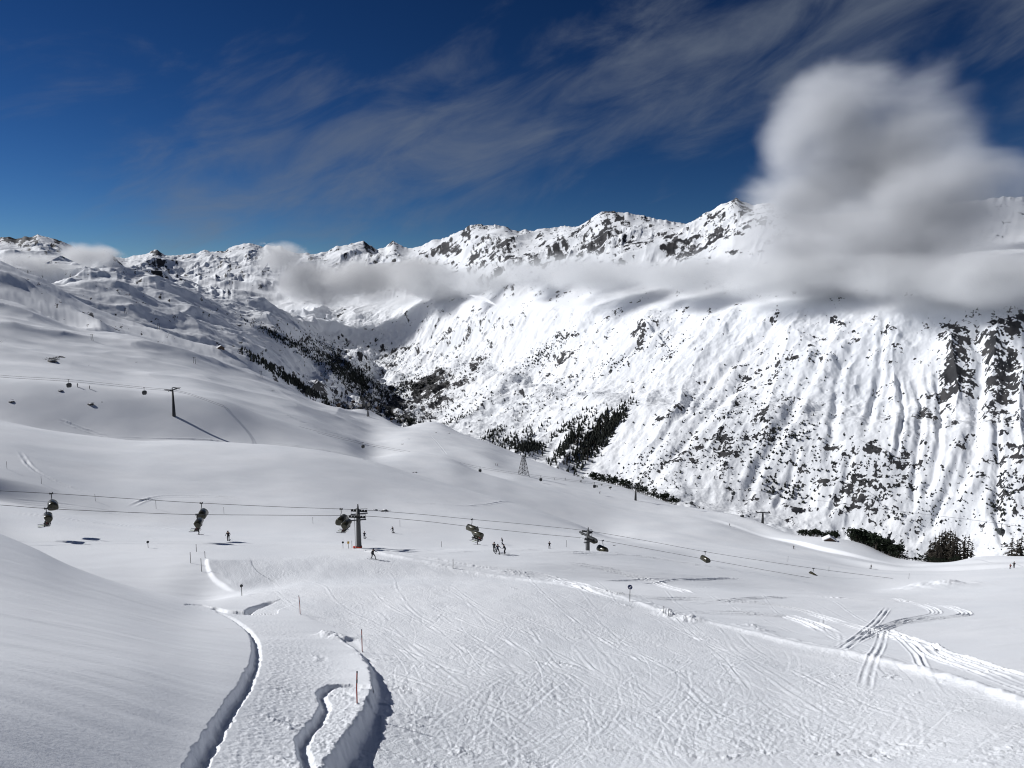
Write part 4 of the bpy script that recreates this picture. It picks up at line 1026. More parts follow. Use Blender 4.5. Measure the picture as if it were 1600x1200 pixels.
SK = 'skiers on the slopes'
folk = [
    (583, 874, 'stride', BLACK, BLACK, 'skier in black striding across the snow in front of the tall pylon', 'skis', -0.5, 1.0),
    (569.5, 842, 'ski', NAVY, BLACK, 'dark skier just right of the tall pylon mast', 'skis', 1.4, 1.0),
    (614, 833, 'snowboard', BLACK, GREY, 'lone snowboarder on the flat behind the tall pylon', 'board', 2.6, 1.0),
    (357, 845, 'ski', BLACK, BLACK, 'lone skier seen from the front right of the second pair of chairs', 'skis', -1.5, 1.1),
    (772, 862, 'ski', BLACK, GREY, 'left skier of the group of three below the chairs', 'skis', 1.2, 1.0),
    (777.5, 866, 'stride', NAVY, BLACK, 'middle skier of the group of three, legs apart', 'skis', -1.2, 1.05),
    (789, 866, 'lean', BLACK, BLACK, 'right skier of the group of three, leaning forward', 'skis', 2.8, 1.05),
    (785, 850.5, 'snowboard', BLACK, NAVY, 'snowboarder leaning downhill behind the group of three', 'board', 2.9, 1.0),
    (746.5, 851, 'ski', NAVY, BLACK, 'skier gliding right below the third loaded chair', 'skis', 3.0, 1.0),
    (310.5, 835.5, 'lean', DRED, BLACK, 'skier in dark red passing under the second loaded chair', 'skis', 0.2, 1.0),
    (858.5, 857.5, 'ski', BLACK, BLACK, 'skier standing alone on the crest left of the sunken pylon', 'skis', 1.5, 1.05),
    (1139.5, 822, 'lean', NAVY, BLACK, 'skier running down the bright line of the far piste', 'skis', -0.3, 1.1),
    (1240, 858, 'ski', BLACK, BLACK, 'skier on the far piste between the two right hand chairs', 'skis', 0.4, 1.1),
    (1361, 889, 'ski', BLACK, GREY, 'skier on the far piste right of the last chair', 'skis', 1.9, 1.1),
    (1584, 887.5, 'ski', BLACK, BLACK, 'taller skier of the pair at the right edge', 'skis', 1.0, 1.15),
    (1578.5, 889, 'lean', DRED, BLACK, 'shorter skier of the pair at the right edge', 'skis', 1.0, 0.9),
    (937, 771.5, 'lean', BLACK, BLACK, 'tiny skier on the slope left of the ridge pines', 'skis', -0.6, 1.2),
    (866, 750, 'ski', BLACK, NAVY, 'tiny skier just right of the lattice tower', 'skis', 0, 1.1),
    (883, 750, 'ski', NAVY, BLACK, 'tiny skier on the bright patch right of the lattice tower', 'skis', .5, 1.1),
    (774, 727.5, 'ski', BLACK, BLACK, 'left one of two tiny skiers above the far hollow', 'skis', 0, 1.1),
    (777, 728, 'ski', NAVY, GREY, 'right one of two tiny skiers above the far hollow', 'skis', 0.7, 1.1),
    (121, 605, 'ski', BLACK, BLACK, 'tiny skier right of the first far gondola', 'skis', 0.2, 1.25),
    (140, 608, 'ski', NAVY, BLACK, 'tiny skier between the first and second far gondolas', 'skis', 0.2, 1.1),
]
for px, py, pose, ja, tr, lab, sk, turn, sc in folk:
    stand(person(pose, ja, tr, lab, SK, sk), px, py, turn, sc)

# ------------------------------------------------------------------ chairs on the cables
def hang(o, pts, px, facing):
    p, d = rope_at(pts, px); o.location = p - Vector((0, 0, 0.05))
    o.rotation_euler = (0, 0, math.atan2(d.y * facing, d.x * facing))
    if 'chair' in o.name: o.scale = (.9,) * 3
    return o
closed0 = chair('lift_chair', True, '')
open0 = chair('lift_chair', False, '')
closed = [(FAR_ROPE, 80, 1, 'closed bubble chair on the upper cable near the left edge'), (FAR_ROPE, 314.5, 1, 'closed bubble chair on the upper cable above the skier in dark red'), (FAR_ROPE, 533, 1, 'closed bubble chair on the upper cable left of the tall pylon'),
          (FAR_ROPE, 737.5, 1, 'closed bubble chair on the upper cable left of the group of three skiers'), (FAR_ROPE, 925, 1, 'closed bubble chair hanging right under the sunken pylon'), (FAR_ROPE, 1102, 1, 'closed bubble chair low over the dotted snow crest'), (FAR_ROPE, 1271, 1, 'closed bubble chair farthest down to the right'),
          (NEAR_ROPE, 942, -1, 'empty chair on the lower cable just past the sunken pylon'), (NEAR_ROPE, 1295, -1, 'chair sunk behind the snow crest with only its hanger showing')]
for i, (pts, px, fc, lab) in enumerate(closed):
    o = closed0 if i == 0 else copy_tree(closed0); o['label'] = lab; hang(o, pts, px, fc)
rider0 = [person('sit', BLACK, GREY, '', '', 'skis'), person('sit', OLIVE, BLACK, '', '', 'skis', SKIG), person('sit', DRED, BLACK, '', '', 'skis')]
loaded = [(72, 'far left', 'open chair with riders nearest the left edge'), (308, 'second', 'open chair with riders above the skier in dark red'), (539, 'third', 'open chair with riders left of the tall pylon'), (745, 'fourth', 'open chair with riders left of the group of three skiers')]
first = [True]
for i, (px, nm, lab) in enumerate(loaded):
    o = open0 if i == 0 else copy_tree(open0); o['label'] = lab; hang(o, NEAR_ROPE, px, -1)
    a = o.rotation_euler.z; M = Matrix.Rotation(a, 3, 'Z')
    where = ('chair nearest the left edge', 'chair above the skier in dark red', 'chair left of the tall pylon', 'chair left of the group of three')[i]
    for k, y in enumerate((-0.95, 0.0, 0.95)):
        r = rider0[k] if i == 0 else copy_tree(rider0[k])
        r.location = o.location + M @ (Vector((-0.08, y, -2.98)) * .9); r.scale = (.92,) * 3; r.rotation_euler = (0, 0, a)
        kind = ('rider in black', 'rider with green skis', 'rider in dark red')[k]
        r['label'] = f'{kind} on open {where}'; r['group'] = 'riders on the open chairs'; r['category'] = 'person'
# ================================================================== GONDOLA LIFT
def g_pylon(base, H, width, d, label, drop=0.0):
    t = empty('gondola_pylon', base, 0, label, 'lift pylon', 'pylons of the far gondola lift')
    dh = Vector((d.x, d.y, 0)).normalized(); side = Vector((-dh.y, dh.x, 0))
    MB().tube([(0, 0, -2), (0, 0, 0), (0, 0, H * .93)], [0.95, 0.9, 0.42], 12).build('mast', MT['dark'], t, True)
    MB().tube([side * -width / 2 + Vector((0, 0, H * .93)), side * width / 2 + Vector((0, 0, H * .93))], .3, 6).build('crossarm', MT['dark'], t)
    for s in (-1, 1): sheave_train(t, side * s * width / 2 + Vector((0, 0, H * .94)), d, 4.2, 7)
    for s in (-1, 1):
        b = MB(); q = side * s * width / 2 + Vector((0, 0, H * .98)); b.box(q, (4.4, .7, .12), rz=math.atan2(dh.y, dh.x))
        b.build('catwalk', MT['dark'], t)
    h = MB(); h.tube([(0, 0, H * .9), (0, 0, H)], .16, 6); h.tube([side * -1.6 + Vector((0, 0, H)), side * 1.6 + Vector((0, 0, H))], .12, 6); h.build('mast_head', MT['dark'], t)
    return t
G1 = hit(272, 650); RG1 = math.hypot(G1.x, G1.y); G2 = hit(993, 782); RG2 = math.hypot(G2.x, G2.y); G3 = at_range(1194, 470); RG3 = 470
GROPE = [(-60,578,RG1-25),(0,586,RG1-15),(107,593,RG1-5),(225,605,RG1-2),(272,609.5,RG1),(359,636.5,RG1+25),(446,660.5,RG1+50),(567,691.5,490),(671,711.5,505),(750,729.5,512),(845,743.5,515),(929,754,512),(993,760.5,RG2),(1081,780,min(RG2,500)),(1160,800.5,480),(1194,803.5,RG3),(1300,852,440)]
GROPE_B = [(-60,581,RG1-30),(0,589,RG1-20),(107,596,RG1-10),(225,607.5,RG1-7),(272,611.5,RG1-5),(359,639,RG1+20),(446,663,RG1+45),(567,694,485),(671,714,500),(750,732,507),(845,746,510),(929,756,507),(993,762,RG2-5),(1146,764.5,470),(1280,782,430),(1400,798,370),(1565,818.5,300),(1660,834,280)]
for pts, lab in ((GROPE, 'upper hair thin cable of the far gondola lift'), (GROPE_B, 'second gondola cable running on in front of the steep valley side')):
    tag(MB().tube(rope3(pts), 0.055, 5).build('gondola_cable', MT['rope'], None, True), lab, 'cable', 'cables of the far gondola lift')
_, dg1 = rope_at(GROPE, 272); _, dg2 = rope_at(GROPE, 993); _, dg3 = rope_at(GROPE, 1194)
g_pylon(G1, point(272, 606, RG1).z - G1.z, 9.0, Vector((dg1.y, -dg1.x, 0)) * 0.6 + dg1 * 0.7, 'dark T-shaped gondola pylon casting a long shadow on the left slope')
g_pylon(G2, point(993, 759, RG2).z - G2.z, 8.0, Vector((dg2.y, -dg2.x, 0)) * 0.6 + dg2 * 0.7, 'dark gondola pylon in front of the ridge pines')
g_pylon(G3, point(1194, 800, RG3).z - G3.z, 8.0, Vector((dg3.y, -dg3.x, 0)) * 0.6 + dg3 * 0.7, 'gondola pylon standing behind the ridge line on the right')
def gondola(label):
    t = empty('gondola', (0, 0, 0), 0, label, 'gondola', 'gondolas on the far lift')
    g = MB(); g.box((0, 0, 0), (0.7, .22, .25)); g.build('grip', MT['dark'], t)
    MB().tube([(0, 0, 0), (0, .1, -0.7), (0, .05, -1.35), (0, 0, -1.75)], .09, 8).build('hanger', MT['dark'], t, True)
    c = MB(); rings = []
    for z, k in ((-1.72, .55), (-1.82, .82), (-2.05, .95), (-2.9, 1.0), (-3.5, .93), (-3.85, .72)):
        rings.append([Vector((1.12 * k * math.copysign(abs(math.cos(a)) ** .6, math.cos(a)), 1.02 * k * math.copysign(abs(math.sin(a)) ** .6, math.sin(a)), z)) for a in [2*math.pi*i/20 for i in range(20)]])
    cab = c.loft(rings).build('cabin', MT['cab'], t, True)
    for s in (-1, 1): 
        w = MB(); w.rbox((s * 1.075, 0, -2.55), (.08, 1.3, .95), .1); w.build('window', MT['glass'], cab)
        w = MB(); w.rbox((0, s * .985, -2.55), (1.4, .08, .95), .1); w.build('window', MT['glass'], cab)
    MB().box((0, 1.08, -3.1), (.8, .12, .7)).build('ski_rack', MT['steel'], t)
    return t
gl = [(GROPE,107,'gondola farthest left, above the small snow shelf'),(GROPE,225,'gondola just left of the T-shaped pylon'),(GROPE,359,'first gondola right of the T-shaped pylon'),(GROPE,446,'second gondola right of the T-shaped pylon'),(GROPE,567,'gondola above the small dark tracks in the middle hollow'),(GROPE,671,'gondola in front of the rounded middle knoll'),
      (GROPE,750,'gondola left of the lattice tower'),(GROPE,845,'gondola right of the lattice tower'),(GROPE,929,'gondola next to the first ridge bushes'),(GROPE,1081,'gondola in front of the snowy valley side at the end of the pine belt'),(GROPE_B,1146,'gondola hanging high in front of the valley side'),(GROPE,1160,'low gondola just left of the ridge line pylon'),(GROPE_B,1565,'largest gondola, at the far right above the larches')]
g0 = gondola('')
for i, (pts, px, lab) in enumerate(gl):
    o = g0 if i == 0 else copy_tree(g0); o['label'] = lab; hang(o, pts, px, 1)
    if px == 1565: pass

# ------------------------------------------------------------------ lattice tower and little far masts
def lattice(px, py, h_px, w_px, label, levels=6, R=None, r=0.12):
    b = hit(px, py); R = math.hypot(b.x, b.y); k = R / F * 1.02; H = h_px * k; W = w_px * k
    t = empty('lattice_tower', b, 0.5, label, 'lattice tower', 'open lattice masts')
    corner = lambda z, i: Vector(((W / 2 * (1 - .75 * z / H)) * (1, -1, -1, 1)[i], (W / 2 * (1 - .75 * z / H)) * (1, 1, -1, -1)[i], z))
    for i in range(4): MB().tube([corner(-1, i), corner(H, i)], [r * 1.3, r], 5).build('leg', MT['steel'], t)
    m = MB(); zs = [H * (1 - (1 - q / levels) ** 1.25) for q in range(levels + 1)]
    for q in range(levels):
        for i in range(4):
            j = (i + 1) % 4
            m.tube([corner(zs[q], i), corner(zs[q+1], j)], r * .7, 4); m.tube([corner(zs[q], j), corner(zs[q+1], i)], r * .7, 4); m.tube([corner(zs[q+1], i), corner(zs[q+1], j)], r * .7, 4)
    m.build('bracing', MT['steel'], t)
    c = MB(); c.box((0, 0, H + .15), (W * .4, W * .4, .3)); c.build('cap_platform', MT['steel'], t)
    return t
lattice(818, 743, 31, 13, 'open steel lattice tower standing on the middle hill', 6, r=0.16)
lattice(523, 633, 13, 4, 'small lattice mast on the skyline of the left hill', 4, r=.22)
lattice(575, 651, 10, 3, 'lowest small lattice mast beside the village', 4, r=.2)
def portal(px, py, h_px, label):
    b = hit(px, py); R = math.hypot(b.x, b.y); k = R / F; H = h_px * k
    t = empty('drag_lift_mast', b, 0, label, 'lift mast', 'little masts on the upper left slopes')
    for s in (-1, 1): MB().tube([(s * H * .17, 0, -1), (s * H * .12, 0, H)], .22 * k / .9, 6).build('leg', MT['dark'], t)
    MB().box((0, 0, H), (H * .5, .4 * k, .35 * k)).build('crossarm', MT['dark'], t)
portal(144, 532, 8, 'tiny two legged mast on the slope below the dark gully'); portal(304, 568, 9, 'tiny two legged mast on the bright left shoulder'); portal(408, 590, 9, 'tiny two legged mast at the edge of the left shoulder')
portal(196, 490, 7, 'tiny mast high up below the dome shaped hill'); portal(248, 515, 8, 'tiny mast on the slope right of the dome shaped hill')

# ================================================================== MARKERS AND SIGNS
def pole(px, py, h_px, label, mat, parts=False, lean=0.0):
    b = hit(px, py); R = math.hypot(b.x, b.y); H = h_px * b.length / F
    t = MB().tube([(0, 0, -.3), (0, 0, H * .5), (lean * H * .5, 0, H)], 0.032 if R < 80 else 0.04, 8).build('marker_pole', mat, None, True)
    t.location = b; tag(t, label, 'marker pole', 'piste marker poles')
    if parts:
        MB().tube([(lean * H * .5, 0, H * .97), (lean * H * .5, 0, H + .02)], .036, 8).build('cap', MT['poledark'], t); MB().tube([(lean * H * .2, 0, H * .66), (lean * H * .3, 0, H * .76)], .036, 8).build('band', MT['poledark'], t)
        MB().tube([(0, 0, -.02), (0, 0, .06)], [.13, .05], 10).build('foot', MT['roofsnow'], t)
    return t
pole(558, 1100, 48, 'red marker pole in the scooped hollow, nearest of all', MT['polered'], True, .05)
pole(566, 1019, 34, 'red marker pole at the lip of the snow bank', MT['polered'], True)
pole(469, 960, 28, 'red marker pole at the left piste edge, slightly tilted', MT['polered'], True, -.06)
for px, py, h, lab in [(708,888,15,'marker pole on the churned edge right of the striding skier'),(625,823,11,'marker pole behind the lone snowboarder'),(690,855,9,'short marker pole left of the group of three'),(315,893,19,'marker pole by the cut edge of the shelf'),(298,880,16,'marker pole on the shelf left of the cut edge'),(307,862,11,'small marker pole behind the shelf poles'),(320.5,872,10,'short marker pole at the corner of the piste'),
                       (149,783,10,'marker pole below the big left hill, left of the next'),(244,795,12,'marker pole between the first two pairs of chairs'),(350,803,10,'marker pole right of the second closed chair'),(489,818,10,'marker pole standing in a small shadow left of the pylon'),(11,733,10,'marker pole nearest the left edge on the upper piste'),(65,756,10,'marker pole above the leftmost chair'),(885,855,11,'marker pole left of the sunken pylon'),(1231,878,9,'marker pole on the far piste above the chair cables'),(1295,893,7,'small marker pole left of the last far skier'),(1420,905,8,'small marker pole near the bright snow mound')]:
    pole(px, py, h, lab, MT['poledark'])
def sign(px, py, h_px, d_px, label, face, arrow=False, square=False):
    b = hit(px, py); k = b.length / F; H = h_px * k; D = d_px * k
    t = empty('piste_sign', b, -math.atan2(b.x, b.y), label, 'sign', 'piste signs on posts')
    MB().tube([(0, 0.03, -.3), (0, 0.03, H - .05)], .035, 8).build('post', MT['poledark'], t, True)
    m = MB()
    if square: m.rbox((0, -.02, H - D * .6), (D, .04, D * 1.2), .03)
    else: m.disc((0, -.02, H - D / 2), (0, 1, 0), D / 2, .04, 28)
    f = m.build('sign_board', face, t)
    if arrow:
        a = MB(); z = H - D / 2; s = D * .30
        pts = [(-s*.85,-s*.85),(-s*.85,s*.25),(-s*.45,-s*.12),(s*.55,s*.85),(s*.9,s*.5),(-s*.1,-s*.48),(s*.25,-s*.85)]
        a.prism([(x, z + q) for x, q in pts], -.052, -.043); a.build('arrow_mark', MT['white'], f)
        r = MB(); n = 28
        for q in range(n):
            a0, a1 = 2*math.pi*q/n, 2*math.pi*(q+1)/n; ro, ri = D * .5, D * .455
            r.prism([(ro*math.cos(a0), z+ro*math.sin(a0)), (ro*math.cos(a1), z+ro*math.sin(a1)), (ri*math.cos(a1), z+ri*math.sin(a1)), (ri*math.cos(a0), z+ri*math.sin(a0))], -.050, -.043)
        r.build('rim', MT['blue'], f)
    return t
sign(984, 940, 26, 7, 'round blue sign with a white arrow at the right piste edge', MT['blue'], True)
sign(378, 931, 17, 4.2, 'small dark round sign seen from behind on the near shelf', MT['dark'])
sign(231.5, 856, 10, 3.4, 'small dark round sign on the distant shelf at the left', MT['dark'])
sign(536, 857, 11, 3.2, 'small dark sign left of the pylon foot', MT['dark'])
sign(544.5, 857, 11, 3.0, 'small yellow sign beside the pylon foot', MT['yellow'], square=True)
pole(550, 856, 11, 'thin pole between the yellow sign and the pylon', MT['poledark'])
for px, py, h, lab in [(1037, 958, 11, 'left one of two thin snow dusted posts at the piste edge'), (1044.5, 962, 10, 'right one of two thin snow dusted posts at the piste edge')]:
    o = pole(px, py, h, lab, MT['steel'])

# ================================================================== BOULDERS, HUTS, HOUSES
def boulder(px, py, w_px, label, seed):
    b = hit(px, py); r = w_px * b.length / F / 2; bm = bmesh.new(); bmesh.ops.create_icosphere(bm, subdivisions=3, radius=1)
    rr = random.Random(seed)
    dirs = [Vector((rr.uniform(-1,1), rr.uniform(-1,1), rr.uniform(-1,1))).normalized() for _ in range(14)]; cut = [rr.uniform(.6, .95) for _ in dirs]
    for v in bm.verts:
        for d, c in zip(dirs, cut):
            q = v.co.dot(d)
            if q > c: v.co -= d * (q - c)
        v.co.z *= .32; v.co *= r
    me = bpy.data.meshes.new('boulder'); bm.to_mesh(me); bm.free(); me.materials.append(MT['stone'])
    o = bpy.data.objects.new('boulder', me); COL.objects.link(o); o.location = b + Vector((0, 0, r * .02)); tag(o, label, 'boulder', 'boulders poking out of the snow')
    s = MB(); s.disc((0, 0, r * .27), (0, 0, 1), r * .5, r * .06, 9); s.build('snow_cap', MT['roofsnow'], o, True)
for i, (px, py, w, lab) in enumerate([(645,738,4,'left boulder of the pair in the middle hollow'),(649.5,738,5,'right boulder of the pair in the middle hollow'),(142,632,9,'long dark boulder on the bright shelf under the gondolas'),(18,628,7,'dark boulder near the left edge'),(82,565,14,'dark rock outcrop under the gully on the left'),(681,676,4,'left dark boulder on the rounded knoll'),(701,677,4,'right dark boulder on the rounded knoll'),(629,694,4,'boulder at the foot of the rounded knoll'),(95,611,7,'flat boulder below the farthest left gondola'),(586,797,7,'left dark rock right of the tall pylon top'),(601,798,10,'right dark rock right of the tall pylon top')]):
    boulder(px, py, w, lab, i)

def house(x, y, z, w, d, h, rz, label, wall, group, name='house', roof_k=1.0):
    t = empty(name, (x, y, z), rz, label, 'hut' if name == 'mountain_hut' else 'house', group)
    b = MB(); b.box((0, 0, h / 2 - 1.5), (w, d, h + 3)); b.prism([(-w/2, h), (w/2, h), (0, h + w * .28)], -d/2, d/2); wl = b.build('wall', wall, t)
    r = MB(); e = w * .1; th = .5 * roof_k
    for s in (-1, 1): r.prism([(0, h + w*.28 + .02), (s*(w/2+e), h - e*.56 + .02), (s*(w/2+e), h - e*.56 + th), (0, h + w*.28 + th)][::s], -d/2 - e, d/2 + e)
    r.build('roof', MT['roofsnow'], t)
    n = max(2, int(w / 3))
    for k in range(n):
        q = MB(); q.box((w * ((k + .5) / n - .5), -d/2 - .02, h * .55), (w / n * .45, .1, h * .3)); q.build('window', MT['glass'], wl)
    return t
p = hit(1296, 845); k = p.length / F
house(p.x, p.y, p.z, 15*k, 8*k, 2.0*k, -math.atan2(p.x, p.y) + .2, 'low timber hut with a snowy roof in front of the ridge pines', MT['wood'], 'mountain huts', 'mountain_hut')
p = hit(345, 545); k = p.length / F
house(p.x, p.y, p.z, 9*k, 5*k, 2.2*k, .6, 'tiny dark hut on the far left slope', MT['wood'], 'mountain huts', 'mountain_hut')
village = [(528,634),(538,630),(545,636),(552,629),(556,640),(562,634),(570,641),(575,633),(582,645),(588,638),(596,650),(604,644),(612,655),(620,650),(628,658)]
RV = random.Random(5)
for i, (px, py) in enumerate(village):
    q = FAR.hit(px, py)
    if q is None: continue
    house(q.x, q.y, q.z, RV.uniform(10, 16), RV.uniform(9, 14), RV.uniform(5, 9), RV.uniform(-.8, .8), 'small house with a snowy roof in the far valley village', MT['plaster'] if i % 3 else MT['wood'], 'houses of the valley village')

# ================================================================== TREES
def pine_mesh(seed, larch=False):
    """conifer about 1 m tall (scaled up when placed): trunk and whorls of ragged drooping boughs"""
    rr = random.Random(seed); tr = MB().tube([(0, 0, -.06), (0, 0, .5), (0, 0, 1.0)], [.022, .014, .003], 6); cr = MB()
    n = 17
    for i in range(n):
        z = .10 + .88 * (i / n) ** .92; ln = (.185 if larch else .20) * (1 - i / n) ** .8 * rr.uniform(.8, 1.1) + .018
        for q in range(8 if i < 12 else 6):
            a = rr.uniform(0, 6.283); l = ln * rr.uniform(.65, 1.15); dr = rr.uniform(.15, .5) * l
            d = Vector((math.cos(a), math.sin(a), 0)); s = Vector((-d.y, d.x, 0)); b = Vector((0, 0, z))
            for u in range(4):
                f0 = .12 + u * .22; w = l * rr.uniform(.14, .26) * (1.1 - f0 * .6)
                c0 = b + d * l * f0 + Vector((0, 0, -dr * f0)); c1 = b + d * l * (f0 + .30) + Vector((0, 0, -dr * (f0 + .3) - rr.uniform(0, .02)))
                cr.add([c0 + s * w * .4, c1 + s * w + Vector((0, 0, -.012)), c1 - s * w * rr.uniform(.2, 1), c0 - s * w * .4 + Vector((0, 0, .012))], [(0, 1, 2, 3)])
    return tr, cr
def bush_mesh(seed):
    """broad dark stone pine: short trunk, clumps of needles through a lumpy crown"""
    rr = random.Random(seed); tr = MB().tube([(0, 0, -.1), (.01, 0, .35), (.0, .01, .8)], [.04, .028, .008], 6); cr = MB()
    cl = [(Vector((rr.gauss(0, .13), rr.gauss(0, .13), rr.uniform(.22, .92))), rr.uniform(.10, .2)) for _ in range(15)]
    for c, r in cl:
        r *= (1.15 - .55 * c.z)
        for _ in range(20):
            d = Vector((rr.gauss(0, 1), rr.gauss(0, 1), rr.gauss(0, .8))).normalized(); p = c + d * r * rr.uniform(.5, 1.0)
            u = Vector((rr.gauss(0, 1), rr.gauss(0, 1), rr.gauss(0, 1))).normalized() * rr.uniform(.03, .065); v = u.cross(d).normalized() * rr.uniform(.025, .055)
            cr.add([p + u, p + v, p - u, p - v], [(0, 1, 2, 3)])
    return tr, cr
def one_mesh(name, tc, leaf):
    tr, cr = tc; m = MB(); m.add(tr.v, tr.f, 0); m.add(cr.v, cr.f, 1)
    o = m.build(name, [MT['bark'], leaf]); me = o.data; bpy.data.objects.remove(o); return me
PINE = [one_mesh('pine_tree', bush_mesh(i), MT['needle']) for i in range(4)]
LARCH = [one_mesh('larch_tree', pine_mesh(20 + i, True), MT['larch']) for i in range(4)]
RT = random.Random(3)
def tree(me, name, x, y, h, label, group, cat='tree', sink=.02, wide=1.0):
    o = bpy.data.objects.new(name, me); COL.objects.link(o); o.location = (x, y, onland(x, y) - sink * h); s = h
    o.scale = (s * wide, s * wide, s); o.rotation_euler = (RT.uniform(-.05, .05), RT.uniform(-.05, .05), RT.uniform(0, 6.28))
    return tag(o, label, cat, group)
# belts of stone pines just behind the snow ridge: ridge pixels (px, py) with heights in pixels
def belt(line, n, h0, h1, behind, label, group):
    L_ = np.array(line, float)
    for i in range(n):
        px = L_[0, 0] + (L_[-1, 0] - L_[0, 0]) * ((i + RT.random()) / n)
        j = float(np.interp(px, L_[:, 0], L_[:, 1])); q = None
        a = float(ray(px, j)[0]); jj, f = NEAR.col(a)
        rows = NEAR.t.shape[0]; Rc = math.exp(float(NEAR.q[rows - 25, jj]))
        Rr = Rc * RT.uniform(*behind)
        tree(RT.choice(PINE), 'pine_tree', Rr * math.sin(a), Rr * math.cos(a), (h0 + (h1 - h0) * RT.random() ** 1.6) * Rr / F, label, group, wide=RT.uniform(1.0, 1.5))
belt([(925,750),(1058,788)], 58, 5, 16, (.99, 1.03), 'dark bushy pine in the belt along the middle of the ridge', 'pines along the middle of the ridge')
belt([(1248,838),(1310,843)], 30, 7, 14, (1.0, 1.03), 'dark bushy pine in the row behind the timber hut', 'pines behind the timber hut')
belt([(1330,848),(1405,873)], 60, 6, 25, (.985, 1.05), 'dark bushy pine in the dense belt right of the timber hut', 'pines right of the timber hut')
belt([(1400,873),(1500,878)], 30, 5, 11, (.99, 1.04), 'low dark pine at the foot of the larch cluster', 'low pines under the larches')
for px, py, h in [(897,742,5),(903,744,4),(911,747,5),(908,752,4),(933,760,4),(954,763,5),(940,757,3)]:
    q = hit(px, py + 2)
    tree(RT.choice(PINE), 'pine_tree', q.x, q.y, h * q.length / F, 'small stray pine on the snow above the ridge belt', 'stray pines on the snow', wide=1.5)
# the cluster of tall larches at the right, each with trunk and crown
pm = [pine_mesh(40 + i, True) for i in range(3)]
lparts = [(a.build('trunk', MT['bark']).data, b.build('crown', MT['larch']).data) for a, b in pm]
for o in list(bpy.data.objects):
    if o.name.split('.')[0] in ('trunk', 'crown') and o.parent is None: bpy.data.objects.remove(o)
for i, (px, top, R) in enumerate([(1461,842,470),(1468,836,480),(1474,832,490),(1478,829,470),(1483,826,480),(1487,828,500),(1491,825,475),(1495,829,485),(1499,831,470),(1503,838,490),(1465,852,460),(1472,845,455),(1508,850,480),(1515,836,500),(1521,835,500),(1527,846,500),(1590,838,480),(1598,842,470),(1604,835,480)]):
    q = at_range(px, R); h = point(px, top, R).z - q.z; side = px > 1585; loose = 1510 < px < 1530
    t = empty('larch_tree', q, RT.uniform(0, 6), 'tall bare larch in the cluster at the right end of the ridge' if not (side or loose) else ('bare larch at the very right edge of the view' if side else 'thin bare larch just right of the larch cluster'), 'tree', 'larches at the right end of the ridge')
    a, b = lparts[i % 3]
    for nm, me in (('trunk', a), ('crown', b)):
        c = bpy.data.objects.new(nm, me); COL.objects.link(c); c.parent = t; c.scale = (h * (1.0 if not loose else .8),) * 2 + (h,)
# the two strips of larch forest low on the valley side
def strip(quad, n, label, h0=13, h1=19):
    A, B, C_, D = [np.array(v, float) for v in quad]
    k = 0
    while k < n:
        u, v = RT.random(), RT.random(); q = (A * (1-u) + B * u) * (1-v) + (D * (1-u) + C_ * u) * v
        p = FAR.hit(q[0] + RT.gauss(0, 2), q[1] + RT.gauss(0, 2))
        if p is None: continue
        k += 1; tree(RT.choice(LARCH), 'larch_tree', p.x, p.y, RT.uniform(h0, h1) * 1.0, label, 'larches on the valley side', wide=1.15)
strip([(930,655),(985,645),(915,722),(866,726)], 60, 'bare larch in the forest strips low on the valley side')
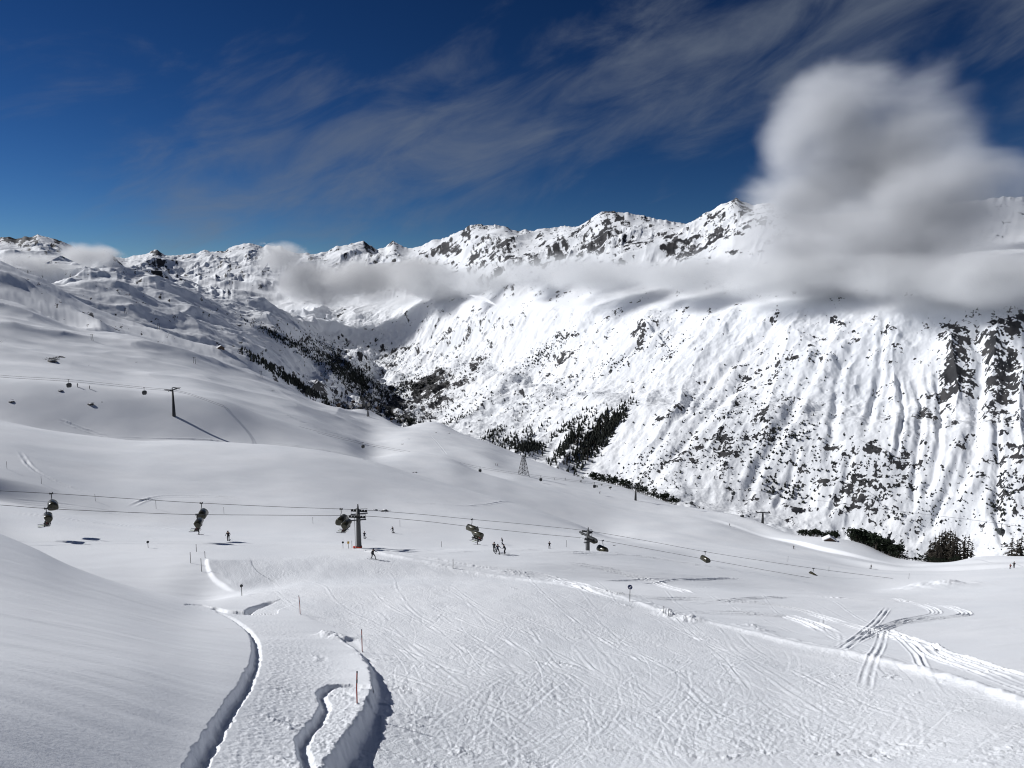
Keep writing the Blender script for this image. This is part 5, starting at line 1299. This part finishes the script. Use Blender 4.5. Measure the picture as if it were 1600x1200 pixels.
# everything smaller and farther: woods and scrub that read as one mass
def wood_mass():
    V, Fc = [], []
    rr = np.random.default_rng(4)
    def add(p, h, w):
        k = 5; o = len(V); a0 = rr.uniform(0, 6.28)
        for i in range(k): V.append((p.x + w * math.cos(a0 + i * 6.283 / k) * rr.uniform(.6, 1.2), p.y + w * math.sin(a0 + i * 6.283 / k) * rr.uniform(.6, 1.2), p.z + h * rr.uniform(.02, .2)))
        V.append((p.x + rr.uniform(-.15, .15) * w, p.y + rr.uniform(-.15, .15) * w, p.z + h)); V.append((p.x, p.y, p.z - 1))
        for i in range(k): Fc.append((o + i, o + (i + 1) % k, o + k)); Fc.append((o + (i + 1) % k, o + i, o + k + 1))
    # x, y, half sizes, tilt, count, height range
    W = [(540,575,62,16,38,2600,7,14),(470,545,60,7,30,900,6,12),(605,560,40,14,-12,300,7,13),(640,602,45,14,-18,600,5,11),(565,600,40,14,25,1400,7,13),(430,525,50,6,28,240,6,11),(455,595,70,5,32,900,10,16),(600,640,60,14,15,380,6,11),
         (925,690,50,13,-52,520,12,18),(955,668,40,8,-55,380,12,18),(890,690,40,7,-50,260,12,17),(890,665,45,6,-35,120,9,14),(800,690,50,12,-25,260,9,15),(825,700,22,9,0,220,12,17),(770,680,30,8,-30,120,9,14),(640,660,28,6,10,160,10,15),(690,665,60,3,-22,160,6,11),(720,640,80,22,-28,260,4,9),(690,600,60,22,-25,800,4,8),
         (850,550,40,8,-38,160,5,9),(960,570,40,8,-25,110,4,8),(1150,640,120,50,-15,420,3,7),(1220,690,90,40,-20,520,3,7),(1330,730,110,50,0,420,3,6),(1230,770,60,14,10,160,4,9),(1000,740,70,30,-35,260,3,6),(1100,720,80,40,-30,420,3,6),(1450,800,90,50,0,320,2.5,5),(860,620,80,26,-35,260,3,7),(1570,790,30,50,0,120,4,8),(1250,560,110,40,-20,160,3,6),(1040,530,60,30,-35,110,3,7)]
    for x, y, rx, ry, a, n, h0, h1 in W:
        if h0 <= 4: n = n // 2
        c, s = math.cos(math.radians(a)), math.sin(math.radians(a)); ph = rr.uniform(0, 9)
        for _ in range(n):
            u, v = rr.normal(0, .55) * rx, rr.normal(0, .55) * ry
            qx, qy = x + u * c - v * s, y + u * s + v * c
            if n > 200 and h0 < 12 and float(fbm(np.array([qx / 13.0]), np.array([qy / 8.0]), 2, 66)[0]) < rr.uniform(-.4, .05): continue
            p = FAR.hit(qx, qy)
            if p is None: continue
            h = rr.uniform(h0, h1) * rr.uniform(.6, 1.05); add(p, h, h * rr.uniform(.16, .30) if h0 > 5 else h * rr.uniform(.3, .7))
    me = bpy.data.meshes.new('distant_woods'); me.from_pydata(V, [], Fc); me.materials.append(MT['farneedle'])
    o = bpy.data.objects.new('distant_woods', me); COL.objects.link(o)
    tag(o, 'dark far off conifer woods and scrub scattered over the valley sides', 'woods', None, 'stuff')
wood_mass()
